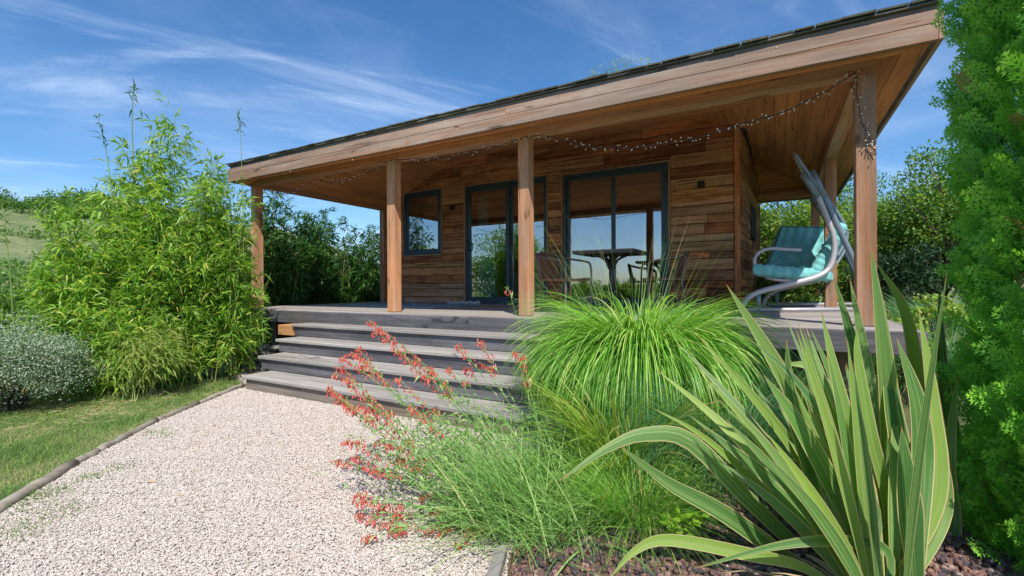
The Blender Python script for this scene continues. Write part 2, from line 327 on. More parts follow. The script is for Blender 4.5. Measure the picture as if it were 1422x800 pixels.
def sheet(name, poly, z, mat, label, res=.12, jag=0):
    """flat ground patch following the ground, clipped to a polygon"""
    bm = bmesh.new(); bm.faces.new([bm.verts.new((x, y, 0)) for x, y in poly])
    me = bpy.data.meshes.new(name)
    xs = [p[0] for p in poly]; ys = [p[1] for p in poly]
    for a, lo, hi in ((0, min(xs), max(xs)), (1, min(ys), max(ys))):
        k = lo+res
        while k < hi:
            co_ = [0, 0, 0]; no = [0, 0, 0]; co_[a] = k; no[a] = 1
            bmesh.ops.bisect_plane(bm, geom=bm.verts[:]+bm.edges[:]+bm.faces[:], plane_co=co_, plane_no=no); k += res
    for v_ in bm.verts: v_.co.z = float(H(v_.co.x, v_.co.y))+z
    bmesh.ops.recalc_face_normals(bm, faces=bm.faces); bm.to_mesh(me); bm.free()
    if me.polygons[0].normal.z < 0: me.flip_normals()
    o = link(name, me, mat); return tag(o, label, kind='structure')
def inpoly(x, y, poly):
    x = np.asarray(x); y = np.asarray(y); ins = np.zeros(x.shape, bool); n = len(poly)
    for i in range(n):
        x1, y1 = poly[i]; x2, y2 = poly[(i+1) % n]
        if y1 == y2: continue
        cnd = ((y1 > y) != (y2 > y)) & (x < (x2-x1)*(y-y1)/(y2-y1)+x1); ins ^= cnd
    return ins
EDGE = [(1.90, -1.30), (2.13, -1.62), (2.36, -2.02), (2.62, -2.44), (2.93, -2.80), (3.22, -3.08), (3.42, -3.28), (3.72, -3.56), (4.3, -4.15)]
gpoly = [(4.3, -4.15), (3.72, -3.56), (3.42, -3.28), (3.22, -3.08), (2.93, -2.80), (2.62, -2.44), (2.36, -2.02), (2.13, -1.62), (1.90, -1.30), (1.0, -.9), (1.0, -.2), (5.5, -.2), (5.75, -2.0), (6.02, -2.74), (6.35, -3.3), (6.9, -3.9), (8.5, -4.6), (9, -8), (3, -9)]
gv = NT('gravel_base'); tcn = gv.add('ShaderNodeTexCoord').outputs['Object']; vo = gv.add('ShaderNodeTexVoronoi'); vo.inputs['Scale'].default_value = 110; gv.c(tcn, vo.inputs[0])
c = gv.ramp(vo.outputs['Color'], [(0, (.36, .29, .24)), (.5, (.50, .43, .38)), (1, (.60, .54, .49))]); gv.c(c, gv.b.inputs['Base Color']); gv.b.inputs['Roughness'].default_value = .9; gv.bump(vo.outputs['Distance'], .8, .01)
sheet('gravel_path', gpoly, .002, gv.m, 'pale pinkish gravel forecourt in front of the wooden steps')
earth = NT('bed_earth'); tcn = earth.add('ShaderNodeTexCoord').outputs['Object']; n = earth.noise(tcn, 30, 6, .7)
earth.c(earth.ramp(n, [(.3, (.10, .055, .035)), (.7, (.26, .17, .12))]), earth.b.inputs['Base Color']); earth.b.inputs['Roughness'].default_value = 1; earth.bump(n, .8, .03)
bedpoly = [(5.5, -.3), (5.75, -2.0), (6.02, -2.74), (6.35, -3.3), (6.9, -3.9), (8.2, -3.6), (8.4, -2), (8.2, -.6), (7.8, -.3)]
sheet('planting_bed', bedpoly, .003, earth.m, 'brown earth of the planting bed right of the steps')

def stones(name, pts, rmin, rmax, flat, cols, label, sub=1, seed=0):
    me = bpy.data.meshes.new(name); me.from_pydata([tuple(p) for p in pts], [], [])
    o = bpy.data.objects.new(name, me); C.objects.link(o); tag(o, label, name.replace('_', ' '), kind='stuff')
    t = NT(name+'_stone'); oi = t.add('ShaderNodeObjectInfo').outputs['Random']; c = t.ramp(oi, cols)
    nn = t.noise(t.add('ShaderNodeNewGeometry').outputs['Position'], 90, 3); c = t.mixc(t.maprange(nn, .35, .7, 0, .3), c, (.2, .15, .12)); t.c(c, t.b.inputs['Base Color']); t.b.inputs['Roughness'].default_value = .85
    ng = bpy.data.node_groups.new(name, 'GeometryNodeTree'); ng.interface.new_socket('Geometry', in_out='INPUT', socket_type='NodeSocketGeometry'); ng.interface.new_socket('Geometry', in_out='OUTPUT', socket_type='NodeSocketGeometry')
    n = ng.nodes; l = ng.links; gi = n.new('NodeGroupInput'); go = n.new('NodeGroupOutput')
    ico = n.new('GeometryNodeMeshIcoSphere'); ico.inputs['Radius'].default_value = 1; ico.inputs['Subdivisions'].default_value = sub
    no = n.new('ShaderNodeTexNoise'); no.inputs['Scale'].default_value = 1.3; sb = n.new('ShaderNodeVectorMath'); sb.operation = 'SUBTRACT'; sb.inputs[1].default_value = (.5, .5, .5); l.new(no.outputs['Color'], sb.inputs[0])
    spn = n.new('GeometryNodeSetPosition'); l.new(ico.outputs[0], spn.inputs[0]); l.new(sb.outputs[0], spn.inputs['Offset'])
    sm = n.new('GeometryNodeSetMaterial'); sm.inputs['Material'].default_value = t.m; l.new(spn.outputs[0], sm.inputs[0])
    ip = n.new('GeometryNodeInstanceOnPoints'); l.new(gi.outputs[0], ip.inputs['Points']); l.new(sm.outputs[0], ip.inputs['Instance'])
    rv = n.new('FunctionNodeRandomValue'); rv.data_type = 'FLOAT_VECTOR'; rv.inputs[0].default_value = (-.5, -.5, 0); rv.inputs[1].default_value = (.5, .5, 6.28); rv.inputs['Seed'].default_value = seed
    l.new(rv.outputs[0], ip.inputs['Rotation'])
    rs = n.new('FunctionNodeRandomValue'); rs.data_type = 'FLOAT_VECTOR'; rs.inputs[0].default_value = (rmin, rmin*.8, rmin*flat); rs.inputs[1].default_value = (rmax, rmax*.8, rmax*flat); rs.inputs['Seed'].default_value = seed+3
    l.new(rs.outputs[0], ip.inputs['Scale']); l.new(ip.outputs[0], go.inputs[0])
    md = o.modifiers.new('scatter', 'NODES'); md.node_group = ng; me.materials.append(t.m)
    return o
def scatter(poly, n, keep=None):
    xs = [p[0] for p in poly]; ys = [p[1] for p in poly]; a = rng.uniform(min(xs), max(xs), n); b = rng.uniform(min(ys), max(ys), n)
    k = inpoly(a, b, poly); a, b = a[k], b[k]
    if keep is not None: k = keep(a, b); a, b = a[k], b[k]
    return a, b
def camdist(a, b): return (a-CU)*(-st)+(b-CV)*ct
def inview(a, b, m=.35):
    z = camdist(a, b); x = (a-CU)*ct+(b-CV)*st; return (z > .9) & (np.abs(x) < z*(711/F)+m)
vis_g = [(4.3, -4.15), (3.72, -3.56), (3.42, -3.28), (3.22, -3.08), (2.93, -2.80), (2.62, -2.44), (2.36, -2.02), (2.13, -1.62), (1.97, -1.42), (5.4, -1.42), (5.75, -2.0), (6.02, -2.74), (6.3, -3.3), (6.0, -4.2)]
a, b = scatter(vis_g, 430000, lambda a, b: inview(a, b) & (camdist(a, b) > 1.3)); n = len(a)
a2, b2 = scatter([(0.9, -.9), (1.9, -1.32), (1.97, -1.0), (1.7, .1), (.9, .1)], 5000)
a = np.concatenate([a, a2]); b = np.concatenate([b, b2]); n = len(a)
stones('gravel', np.stack([a, b, H(a, b)+.004+rng.uniform(0, .010, n)], 1), .0032, .0066, .55, [(0, (.43, .35, .29)), (.12, (.54, .46, .40)), (.6, (.63, .555, .49)), (.92, (.71, .65, .59)), (1, (.42, .38, .35))], 'loose pale pink and cream gravel covering the forecourt')
lava = [(5.85, -2.25), (6.02, -2.70), (6.3, -3.2), (7.2, -3.0), (7.6, -2.0), (6.6, -1.85)]
a, b = scatter(lava, 9500); stones('lava_gravel', np.stack([a, b, H(a, b)+.006+rng.uniform(0, .012, len(a))], 1), .007, .019, .8, [(0, (.03, .03, .045)), (.25, (.06, .045, .055)), (.55, (.16, .075, .062)), (.85, (.26, .13, .105)), (1, (.38, .27, .23))], 'dark red and black lava pebbles mulching the bed at the path corner', seed=5)

# ------------------------------------------------------------------ foliage builders
def leaves(pos, d, L, W, nrm=None, rnd=None, droop=.25):
    """lance leaves: 4 corners + mid fold; pos, d (n,3); L, W (n,)"""
    n = len(pos); d = d/np.linalg.norm(d, axis=1, keepdims=True)
    if nrm is None: nrm = rng.normal(size=(n, 3))*.7+np.array([0, 0, 1.])
    s = np.cross(d, nrm); s /= np.linalg.norm(s, axis=1, keepdims=True)+1e-9; up = np.cross(s, d)
    L = np.asarray(L)[:, None]; W = np.asarray(W)[:, None]
    m = pos+d*L*.42+up*L*.04; tip = pos+d*L-np.array([0, 0, 1.])*L*droop
    V = np.stack([pos, m+s*W*.5-up*W*.12, tip, m-s*W*.5-up*W*.12, m], 1).reshape(-1, 3)
    b = (np.arange(n)*5)[:, None]; T = np.concatenate([b+[0, 1, 4], b+[1, 2, 4], b+[4, 2, 3], b+[0, 4, 3]])
    r = rng.random(n) if rnd is None else rnd
    return V, T, np.repeat(r, 5)
def quadleaves(pos, d, L, W, rnd=None, nrm=None):
    n = len(pos); d = d/np.linalg.norm(d, axis=1, keepdims=True)
    if nrm is None: nrm = rng.normal(size=(n, 3))*.8+np.array([0, 0, 1.])
    s = np.cross(d, nrm); s /= np.linalg.norm(s, axis=1, keepdims=True)+1e-9; L = np.asarray(L)[:, None]; W = np.asarray(W)[:, None]
    V = np.stack([pos, pos+d*L*.45+s*W*.5, pos+d*L, pos+d*L*.45-s*W*.5], 1).reshape(-1, 3)
    b = (np.arange(n)*4)[:, None]; T = np.concatenate([b+[0, 1, 2], b+[0, 2, 3]]); r = rng.random(n) if rnd is None else rnd
    return V, T, np.repeat(r, 4)
def blades(base, az, lean, L, W, droop, K=5, rnd=None, twist=.5, wprof=.8):
    """curved ribbons. lean, droop in radians"""
    n = len(base); t = np.linspace(0, 1, K+1); P_ = np.zeros((n, K+1, 3)); P_[:, 0] = base
    for i in range(1, K+1):
        e = np.pi/2-lean-droop*((i-.5)/K)**1.5
        step = np.stack([np.cos(e)*np.cos(az), np.cos(e)*np.sin(az), np.sin(e)], 1)*(L/K)[:, None]; P_[:, i] = P_[:, i-1]+step
    sa = az+np.pi/2+rng.normal(size=n)*twist; S = np.stack([np.cos(sa), np.sin(sa), rng.normal(size=n)*.25], 1)
    wid = W[:, None]*(np.minimum(1, .45+t*2.2)*(1-t**2.2)*wprof+.06)[None, :]
    V = np.stack([P_-S[:, None]*wid[..., None]*.5, P_+S[:, None]*wid[..., None]*.5], 2).reshape(-1, 3)
    b = (np.arange(n)*(K+1)*2)[:, None]; Q = np.concatenate([b+[2*i, 2*i+1, 2*i+3, 2*i+2] for i in range(K)])
    r = rng.random(n) if rnd is None else rnd
    return V, Q, np.repeat(r, (K+1)*2)
def joinf(*parts):
    Vs, Qs, Rs = [], [], []; o = 0
    for V, Q, r in parts: Vs.append(V); Qs.append(Q+o); Rs.append(r); o += len(V)
    return np.concatenate(Vs), np.concatenate(Qs), np.concatenate(Rs)
def fobj(name, data, mat, parent=None, smooth=False):
    V, Q, r = data; off = np.array(worldpos(parent)) if parent else np.zeros(3)
    o = link(name, npmesh(V-off, Q, {'rnd': r}, smooth), mat, parent); return o
def tubes_np(paths, r, rnd=.3):
    """many thin stems -> quads, 4 sided"""
    Vs, Qs, Rs = [], [], []; o = 0
    for k, p in enumerate(paths):
        rad = r[k] if hasattr(r, '__len__') else r
        V, Fc = tubedata(p, [rad*(1-.6*i/(len(p)-1)) for i in range(len(p))], 4, False)
        Vs.append(np.array([tuple(v) for v in V])); Qs.append(np.array(Fc)+o); Rs.append(np.full(len(V), rnd if np.isscalar(rnd) else rnd[k])); o += len(V)
    return np.concatenate(Vs), np.concatenate(Qs), np.concatenate(Rs)

def bamboo(name, label, cat, centre, spread, ncul, hmin, hmax, mat, nleaf, leafL=(.07, .15), bare=.18, lean=.16, group=None, lw=.013, outline=None):
    cz = float(H(*centre)); root = empty(name, (*centre, cz), label, cat, group)
    paths, rads, rn, lp, ld = [], [], [], [], []
    for k in range(ncul):
        an = rng.uniform(0, 2*np.pi); q = math.sqrt(rng.random()); bx_, by_ = centre[0]+math.cos(an)*q*spread[0], centre[1]+math.sin(an)*q*spread[1]
        h = rng.uniform(hmin, hmax)*(1-.45*q**2); da = an+rng.normal()*.5; le = lean*(.3+q)*rng.uniform(.5, 1.4); p = []
        z0 = float(H(bx_, by_))
        for i in range(7):
            t = i/6; off = le*h*t**1.7; p.append((bx_+math.cos(da)*off, by_+math.sin(da)*off, z0+h*t*(1-.12*le*t)))
        paths.append(p); rads.append(rng.uniform(.004, .0075)); rn.append(rng.random())
        m = int(nleaf*h/hmax); P_ = np.array(p); nb = max(8, m//9)
        tt = bare+(1-bare)*rng.random(nb)**.85; seg = np.minimum((tt*6).astype(int), 5); fr = tt*6-seg; bp = P_[seg]*(1-fr[:, None])+P_[seg+1]*fr[:, None]
        ba = rng.uniform(0, 2*np.pi, nb); bl = rng.uniform(.06, .36, nb)*(1.15-tt*.6); bd = np.stack([np.cos(ba), np.sin(ba), rng.uniform(-.25, .75, nb)], 1)
        tip = bp+bd*bl[:, None]
        for j in range(9):
            f = rng.uniform(.35, 1.05, nb)[:, None]; lp.append(bp*(1-f)+tip*f+rng.normal(size=(nb, 3))*.012)
            dd = bd*.7+rng.normal(size=(nb, 3))*.6; dd[:, 2] += .05; ld.append(dd)
    lp = np.concatenate(lp); ld = np.concatenate(ld); n = len(lp)
    if outline is not None: k = outline(lp); lp = lp[k]; ld = ld[k]; n = len(lp)
    L = rng.uniform(*leafL, n); V = leaves(lp, ld, L, L*.0+rng.uniform(lw*.7, lw*1.3, n), droop=.3)
    fobj('culm', tubes_np(paths, rads, rn), L_stalk, root, True)['kind'] = 'stuff'
    f_ = fobj('foliage', V, mat, root); f_['kind'] = 'stuff'
    return root
def bush(name, label, cat, centre, rad, n, mat, leaf=(.03, .06), lw=.5, clumps=40, trunk=.0, group=None, zc=None, hollow=.55, ratio=1.0, stems=5, flat=.3, seed=None):
    """crown of many leaves gathered in uneven clumps on limbs; rad = (rx, ry, rz)"""
    gz = float(H(centre[0], centre[1])); root = empty(name, (centre[0], centre[1], gz), label, cat, group)
    zc = gz+trunk+rad[2]*.85 if zc is None else zc; c0 = np.array([centre[0], centre[1], zc]); rad = np.array(rad)
    d = rng.normal(size=(clumps, 3)); d[:, 2] = np.abs(d[:, 2])*1.0-.45*rng.random(clumps); d /= np.linalg.norm(d, axis=1, keepdims=True)
    rr_ = rng.uniform(hollow, 1.0, clumps)*(1+.18*rng.normal(size=clumps)*.6); cc = c0+d*rad*rr_[:, None]
    cs = rng.uniform(.16, .36, clumps)*rad.min()*1.2
    k = rng.integers(0, clumps, n); q = rng.normal(size=(n, 3)); q /= np.linalg.norm(q, axis=1, keepdims=True); q *= (rng.random(n)**.45)[:, None]*(1.25 if clumps > 150 else 1)
    pos = cc[k]+q*cs[k][:, None]*np.array([1.15, 1.15, .75]); pos = pos[pos[:, 2] > gz+.02]; n = len(pos); k = k[:n]
    dirs = (pos-c0)/rad*.6+rng.normal(size=(n, 3))*.7; dirs[:, 2] -= .1; L = rng.uniform(*leaf, n)
    fobj('crown', quadleaves(pos, dirs, L, L*lw), mat, root)['kind'] = 'stuff'
    paths, rads = [], []
    for i in range(clumps if clumps < 60 else 60):
        a0 = Vector((centre[0]+rng.normal()*.04*rad[0], centre[1]+rng.normal()*.04*rad[1], gz-.05)); b0 = Vector(cc[i]); mid = a0.lerp(b0, .5); mid.z += .12*rad[2]; mid.x += rng.normal()*.05*rad[0]
        if trunk > .3: a0 = Vector((centre[0], centre[1], gz+trunk*rng.uniform(.5, 1.1)))
        paths.append(catmull([a0, mid, b0], 5)); rads.append(.012*rad.mean()+.004)
    fobj('limbs', tubes_np(paths, rads, .5), M_bark('z'), root, True)['kind'] = 'stuff'
    if trunk > .3: tube('trunk', catmull([(centre[0], centre[1], gz-.1), (centre[0]+.04, centre[1], gz+trunk*.5), (centre[0]-.03, centre[1]+.03, gz+trunk), (centre[0], centre[1], gz+trunk+rad[2]*.9)], 8), [.055*rad.mean()+.03-.004*i*rad.mean() for i in range(9)], M_bark('z'), root)
    return root
def tuft(name, label, cat, centre, n, L, W, lean, droop, mat, spread=.12, K=6, extra=None, twist=.5, z=None, group=None, part='blades', wprof=.8, azc=None, azs=None):
    gz = float(H(*centre)) if z is None else z; root = empty(name, (centre[0], centre[1], gz), label, cat, group)
    az = rng.uniform(0, 2*np.pi, n) if azc is None else azc+rng.normal(size=n)*azs; q = np.sqrt(rng.random(n))*spread
    base = np.stack([centre[0]+np.cos(az)*q, centre[1]+np.sin(az)*q, np.full(n, gz-.01)], 1)
    le = np.abs(rng.normal(size=n))*lean*.6+rng.random(n)*lean*.6+.05
    o = fobj(part, blades(base, az+rng.normal(size=n)*.35, le, rng.uniform(*L, n), rng.uniform(*W, n), droop*rng.uniform(.5, 1.3, n), K, twist=twist, wprof=wprof), mat, root); o['kind'] = 'stuff'
    return root
def p2(v): return (v.x, v.y)

# ------------------------------------------------------------------ the cabin
S_ = .124; W_ = 1.8546; UL, UR = -.14, 7.803; VF_, VB = -.29, 5.85; FW = 1.868; KF, KR, KB = .256, .42, .56; VW = 2.75; UC = 6.462; UC2 = 6.57; VS = 5.50
PA, PB, PC, PD = 0.0, 2.832, 4.683, 7.406
cabin = empty('cabin', (3.6, 3, G), 'wooden garden cabin with deep porch, reclaimed board walls and shingled hip roof', 'cabin')
def part(name, parent=cabin, loc=None):
    o = bpy.data.objects.new(name, None); C.objects.link(o); o.empty_display_size = .2; o.parent = parent; o.location = rel(loc if loc else worldpos(parent), parent); return o
def zf(v): return G+FW+KF*(v-VF_)
def zr(u): return G+FW+KR*(UR-u)
def zl(u): return G+FW+KR*(u-UL)
def zb(v): return G+FW+KB*(VB-v)
# posts
for (u, v) in ((PA-S_, 0), (PB-S_, 0), (PC-S_, 0), (PD, 0), (-.14, 2.68), (PD, 2.698), (PD, 5.43)):
    o = bx('post', (u, v, G+.002), (u+S_, v+S_, G+W_), M_cedar, cabin, .005)
# beams on the posts
bm_top = G+W_+.115
for lo, hi in (((-.138, .002, G+W_), (2.9, S_-.002, bm_top)), ((2.902, .002, G+W_), (UR-.27, S_-.002, bm_top)),
               ((PD+.002, S_, G+W_), (PD+S_-.002, 5.43, bm_top)), ((-.124+.002, S_, G+W_), (-.002, 5.43, bm_top)), ((-.2, 5.432, G+W_), (7.55, 5.55, bm_top))):
    bx('beam', lo, hi, M_cedar, cabin, .004)
# ceiling: boards of the four sloping soffits
ceil = part('ceiling', cabin, (3.6, 2, G+2))
HF = KF/KR                                        # plan direction of the front hips
HBk = KB/KR
def hipR(v): return UR-(v-VF_)*HF
def hipL(v): return UL+(v-VF_)*HF
def hipRb(v): return UR-(VB-v)*HBk
def hipLb(v): return UL+(VB-v)*HBk
bw = .112
v = VF_+.03
while v < VW-.01:
    v1 = min(v+bw-.004, VW)
    cuts = [None]; L0, L1 = hipL(v), hipR(v); nb = 3; xs = sorted(random.uniform(L0+.5, L1-.5) for _ in range(2)); xs = [None]+xs+[None]
    for i in range(3):
        a0 = hipL(v)+.004 if xs[i] is None else xs[i]+.0015; a1 = hipL(v1)+.004 if xs[i] is None else xs[i]+.0015
        b0 = hipR(v)-.004 if xs[i+1] is None else xs[i+1]-.0015; b1 = hipR(v1)-.004 if xs[i+1] is None else xs[i+1]-.0015
        prism('ceiling_board', [(a0, v, zf(v)), (b0, v, zf(v)), (b1, v1, zf(v1)), (a1, v1, zf(v1))], (0, -KF, 1), .016, M_ceil, ceil, 'x')
    v += bw
def sideboards(side):
    d = .0
    while d < 2.3:
        d1 = d+bw-.004; u0 = (UR-d-.03) if side > 0 else UL+d+.03; u1 = (UR-d1-.03) if side > 0 else UL+d1+.03
        z0, z1 = (zr(u0), zr(u1)) if side > 0 else (zl(u0), zl(u1))
        va0, va1 = VF_+(d+.03)/HF+.004, VF_+(d1+.03)/HF+.004; vb0, vb1 = VB-(d+.03)/HBk-.004, VB-(d1+.03)/HBk-.004
        if (side > 0 and u1 < UC-.01) or (side < 0 and u1 > .01): vb0 = vb1 = VW
        if vb1-va1 < .03: break
        m = random.uniform(va1+.8, vb1-.8) if vb1-va1 > 2 else None
        if m:
            prism('ceiling_board', [(u0, va0, z0), (u0, m-.0015, z0), (u1, m-.0015, z1), (u1, va1, z1)], (0, 0, 1), .016, M_ceil, ceil, 'y')
            prism('ceiling_board', [(u0, m+.0015, z0), (u0, vb0, z0), (u1, vb1, z1), (u1, m+.0015, z1)], (0, 0, 1), .016, M_ceil, ceil, 'y')
        else: prism('ceiling_board', [(u0, va0, z0), (u0, vb0, z0), (u1, vb1, z1), (u1, va1, z1)], (0, 0, 1), .016, M_ceil, ceil, 'y')
        d += bw
sideboards(1); sideboards(-1)
v = VB-.03
while v > 4.2:
    v1 = v-bw+.004; a0, a1 = 6.3, 6.3; b0, b1 = hipRb(v)-.004, hipRb(v1)-.004
    if b1 > 6.32: prism('ceiling_board', [(a0, v, zb(v)), (b0, v, zb(v)), (b1, v1, zb(v1)), (a1, v1, zb(v1))], (0, 0, 1), .016, M_ceil, ceil, 'x')
    v -= bw
# roof body and fascia
roof = part('roof', cabin, (3.6, 3, G+2.6))
vr = (KB*VB+KF*VF_)/(KF+KB); hr = KF*(vr-VF_); ul, ur = UL+hr/KR, UR-hr/KR
def shell(off, ins):
    z = G+FW+off
    return [(UL+ins, VF_+ins, z), (UR-ins, VF_+ins, z), (UR-ins, VB-ins, z), (UL+ins, VB-ins, z), (ul, vr, z+hr), (ur, vr, z+hr)]
lo_, hi_ = shell(.026, .004), shell(.205, .004)
V = [Vector(p) for p in lo_]+[Vector(p) for p in hi_]
Fc = [[0, 1, 5, 4], [1, 2, 5], [2, 3, 4, 5], [3, 0, 4]]; Fc = [f[::-1] for f in Fc]+[[i+6 for i in f] for f in Fc]+[[0, 1, 7, 6], [1, 2, 8, 7], [2, 3, 9, 8], [3, 0, 6, 9]]
c0 = Vector(worldpos(roof)); me = mesh([p-c0 for p in V], Fc); fixn(me); link('roof_deck', me, M_darkwood('x'), roof)
jz = G+FW+.109
for lo, hi, nm in (((UL, VF_-.028, G+FW), (3.3, VF_, jz-.0015), 0), ((3.302, VF_-.028, G+FW), (UR-.002, VF_, jz-.0015), 0), ((UL, VF_-.028, jz+.0015), (4.6, VF_, G+FW+.194), 0), ((4.602, VF_-.028, jz+.0015), (UR-.002, VF_, G+FW+.194), 0),
                   ((UR, VF_-.026, G+FW), (UR+.028, VB, jz-.0015), 1), ((UR, VF_-.026, jz+.0015), (UR+.028, VB, G+FW+.194), 1), ((UL-.028, VF_-.026, G+FW), (UL, VB, G+FW+.194), 1), ((UL, VB, G+FW), (UR, VB+.028, G+FW+.194), 0)):
    bx('fascia_board', lo, hi, M_fascia, roof, .003)
bx('roof_batten', (UL-.01, VF_-.006, G+FW+.197), (UR+.01, VF_+.05, G+FW+.235), M_darkwood, roof, .002)
bx('roof_batten', (UR-.05, VF_+.052, G+FW+.197), (UR+.012, VB+.01, G+FW+.235), M_darkwood, roof, .002)
bx('eave_strip', (UL-.03, VF_-.038, G+FW+.2365), (UR+.02, VF_+.06, G+FW+.250), M_shingle, roof, .002)
for k, (px, py) in enumerate(((403, 238), (365, 235), (551, 197), (635, 180), (619, 171), (505, 206), (490, 222), (366, 229), (740, 148), (700, 160), (930, 118), (1078, 66))):
    p = on(px, py, 1, VF_-.029); tube('nail_plug', [p, p+Vector((0, -.003, 0))], .006 if k < 8 else .004, M_nail, roof, 6, False)
# shingles: front rows
def shingles(row, side):
    x = UL-.04 if side == 'f' else VF_-.02
    end = UR+.04 if side == 'f' else VB
    while x < end:
        wd = random.uniform(.11, .22); x1 = min(x+wd, end); up = .16*row; t = random.uniform(.009, .016); j = random.uniform(-.012, .012)+(.008 if random.random() < .3 else 0)
        zo = G+FW+.254+row*.011+random.uniform(0, .004)
        if side == 'f':
            a, b = VF_-.055+up+j, VF_+up+.22
            if row*.16*HF > 0 and (x < UL+up*HF or x1 > UR-up*HF): x = x1+.006; continue
            k = KF; pl = [(x, a, zo+k*(up+j)), (x1, a+random.uniform(-.004, .004), zo+k*(up+j)), (x1, b, zo+k*(up+.22)), (x, b, zo+k*(up+.22))]
            prism('shingle', pl, (0, -k, 1), t, M_shingle, roof, 'y')
        else:
            a, b = UR+.05-up+j, UR-up-.2; k = KR
            pl = [(a, x, zo+k*(up-j)), (a, x1, zo+k*(up-j)), (b, x1, zo+k*(up+.2)), (b, x, zo+k*(up+.2))]
            prism('shingle', pl, (k, 0, 1), t, M_shingle, roof, 'x')
        x = x1+random.uniform(.004, .012)
for r_ in range(3): shingles(r_, 'f')
# walls
wins = {'w1': [on(560, 268, 1, VW), on(615, 262, 1, VW), on(560, 357, 1, VW)], 'door': [on(645, 258, 1, VW), on(761.5, 243, 1, VW)], 'sl': [on(780, 241, 1, VW), on(930.6, 224, 1, VW)]}
W1 = (wins['w1'][0].x, wins['w1'][1].x, wins['w1'][2].z, wins['w1'][0].z); DR = (wins['door'][0].x, wins['door'][1].x, G, wins['door'][0].z); SL = (wins['sl'][0].x, wins['sl'][1].x, G, (wins['sl'][0].z+wins['sl'][1].z)/2)
wall = part('front_wall', cabin, (3.2, VW, G))
z = G+.004; topz = zf(VW)+.01
hs_ = []
while z < topz:
    h = random.choice((.12, .14, .16, .19, .15, .10)); h = min(h, topz-z+.02); hs_.append((z, z+h-random.uniform(.006, .011))); z += h
openings = [W1, DR, SL]
for (z0, z1) in hs_:
    spans = [(0., UC-.075, z0, z1)]
    for (a, b, c, d) in openings:
        nsp = []
        for (p_, q_, e_, f_) in spans:
            if q_ <= a or p_ >= b or f_ <= c or e_ >= d: nsp.append((p_, q_, e_, f_)); continue
            if a-p_ > .02: nsp.append((p_, a, e_, f_))
            if q_-b > .02: nsp.append((b, q_, e_, f_))
            if f_-d > .014: nsp.append((max(a, p_), min(b, q_), d+.003, f_))
            if c-e_ > .014: nsp.append((max(a, p_), min(b, q_), e_, c-.003))
        spans = nsp
    for (p_, q_, e_, f_) in spans:
        x = p_
        while x < q_-.02:
            L = random.uniform(.45, 1.9); x1 = q_ if q_-(x+L) < .3 else x+L
            pr = random.uniform(.010, .030); pale = (e_ < G+.36 and x < 2.0)
            bx('plank', (x+.003, VW-pr, e_), (x1-.003, VW+.01, f_), M_plankpale if pale and random.random() < .75 else M_plank, wall, .004)
            x = x1
bx('corner_board', (UC-.073, VW-.032, G+.003), (UC, VW+.03, G+FW+KR*(UR-UC)+.0), M_plank, wall, .003)
# wall core with openings
core = []
for a, b, c, d in ((0, W1[0], G, topz), (W1[0], W1[1], G, W1[2]), (W1[0], W1[1], W1[3], topz), (W1[1], DR[0], G, topz), (DR[0], DR[1], DR[3], topz), (DR[1], SL[0], G, topz), (SL[0], SL[1], SL[3], topz), (SL[1], UC-.02, G, topz)):
    core.append(boxd((a+.0, VW+.0115, c), (b, VW+.10, d-.01)))
V, Fc = merge(core); off = worldpos(wall); M_core = plain('dark_wall_core', (.03, .02, .015), .9); link('wall_core', mesh([Vector(p)-off for p in V], Fc), M_core, wall)
# side wall on the right
sw = part('side_wall', cabin, (UC, VW, G)); ang = math.atan2(UC2-UC, VS-VW); sw.rotation_euler = (0, 0, -ang); Ls = math.hypot(UC2-UC, VS-VW)
def swbox(name, v0, v1, z0, z1, out0, out1, mat, b=.003):
    d = (out1-out0, v1-v0, z1-z0); m = mat('y' if d[1] > d[2] else 'z') if callable(mat) else mat
    return link(name, boxmesh(*d, b), m, sw, ((out0+out1)/2, (v0+v1)/2, (z0+z1)/2-G))
sz1 = zr(UC)-.005
win_s = (1.15, 2.05, G+1.10, G+1.56)
z = G+.004
while z < sz1-.02:
    h = random.choice((.10, .12, .14)); z1 = min(z+h-.009, sz1); spans = [(.0, Ls)]
    if z1 > win_s[2] and z < win_s[3]: spans = [(0, win_s[0]), (win_s[1], Ls)]
    for a, b in spans:
        x = a
        while x < b-.02:
            L = random.uniform(.6, 1.6); x1 = b if b-(x+L) < .3 else x+L
            swbox('plank', x+.003, x1-.003, z, z1, 0, random.uniform(.012, .028), M_plank); x = x1
    z = z1+.009
swbox('wall_core', .0, Ls, G, G+2.35, -.09, -.002, M_core)
sf = swbox('side_window', win_s[0], win_s[1], win_s[2]-.02, win_s[3]+.02, -.0015, .034, plain('matt_black_window', (.012, .013, .016), .8))  # the window's darkness is put into a plain matt black panel, no glass
swbox('corner_board', Ls-.06, Ls+.03, G+.003, sz1-.25, .023, .045, M_plank)
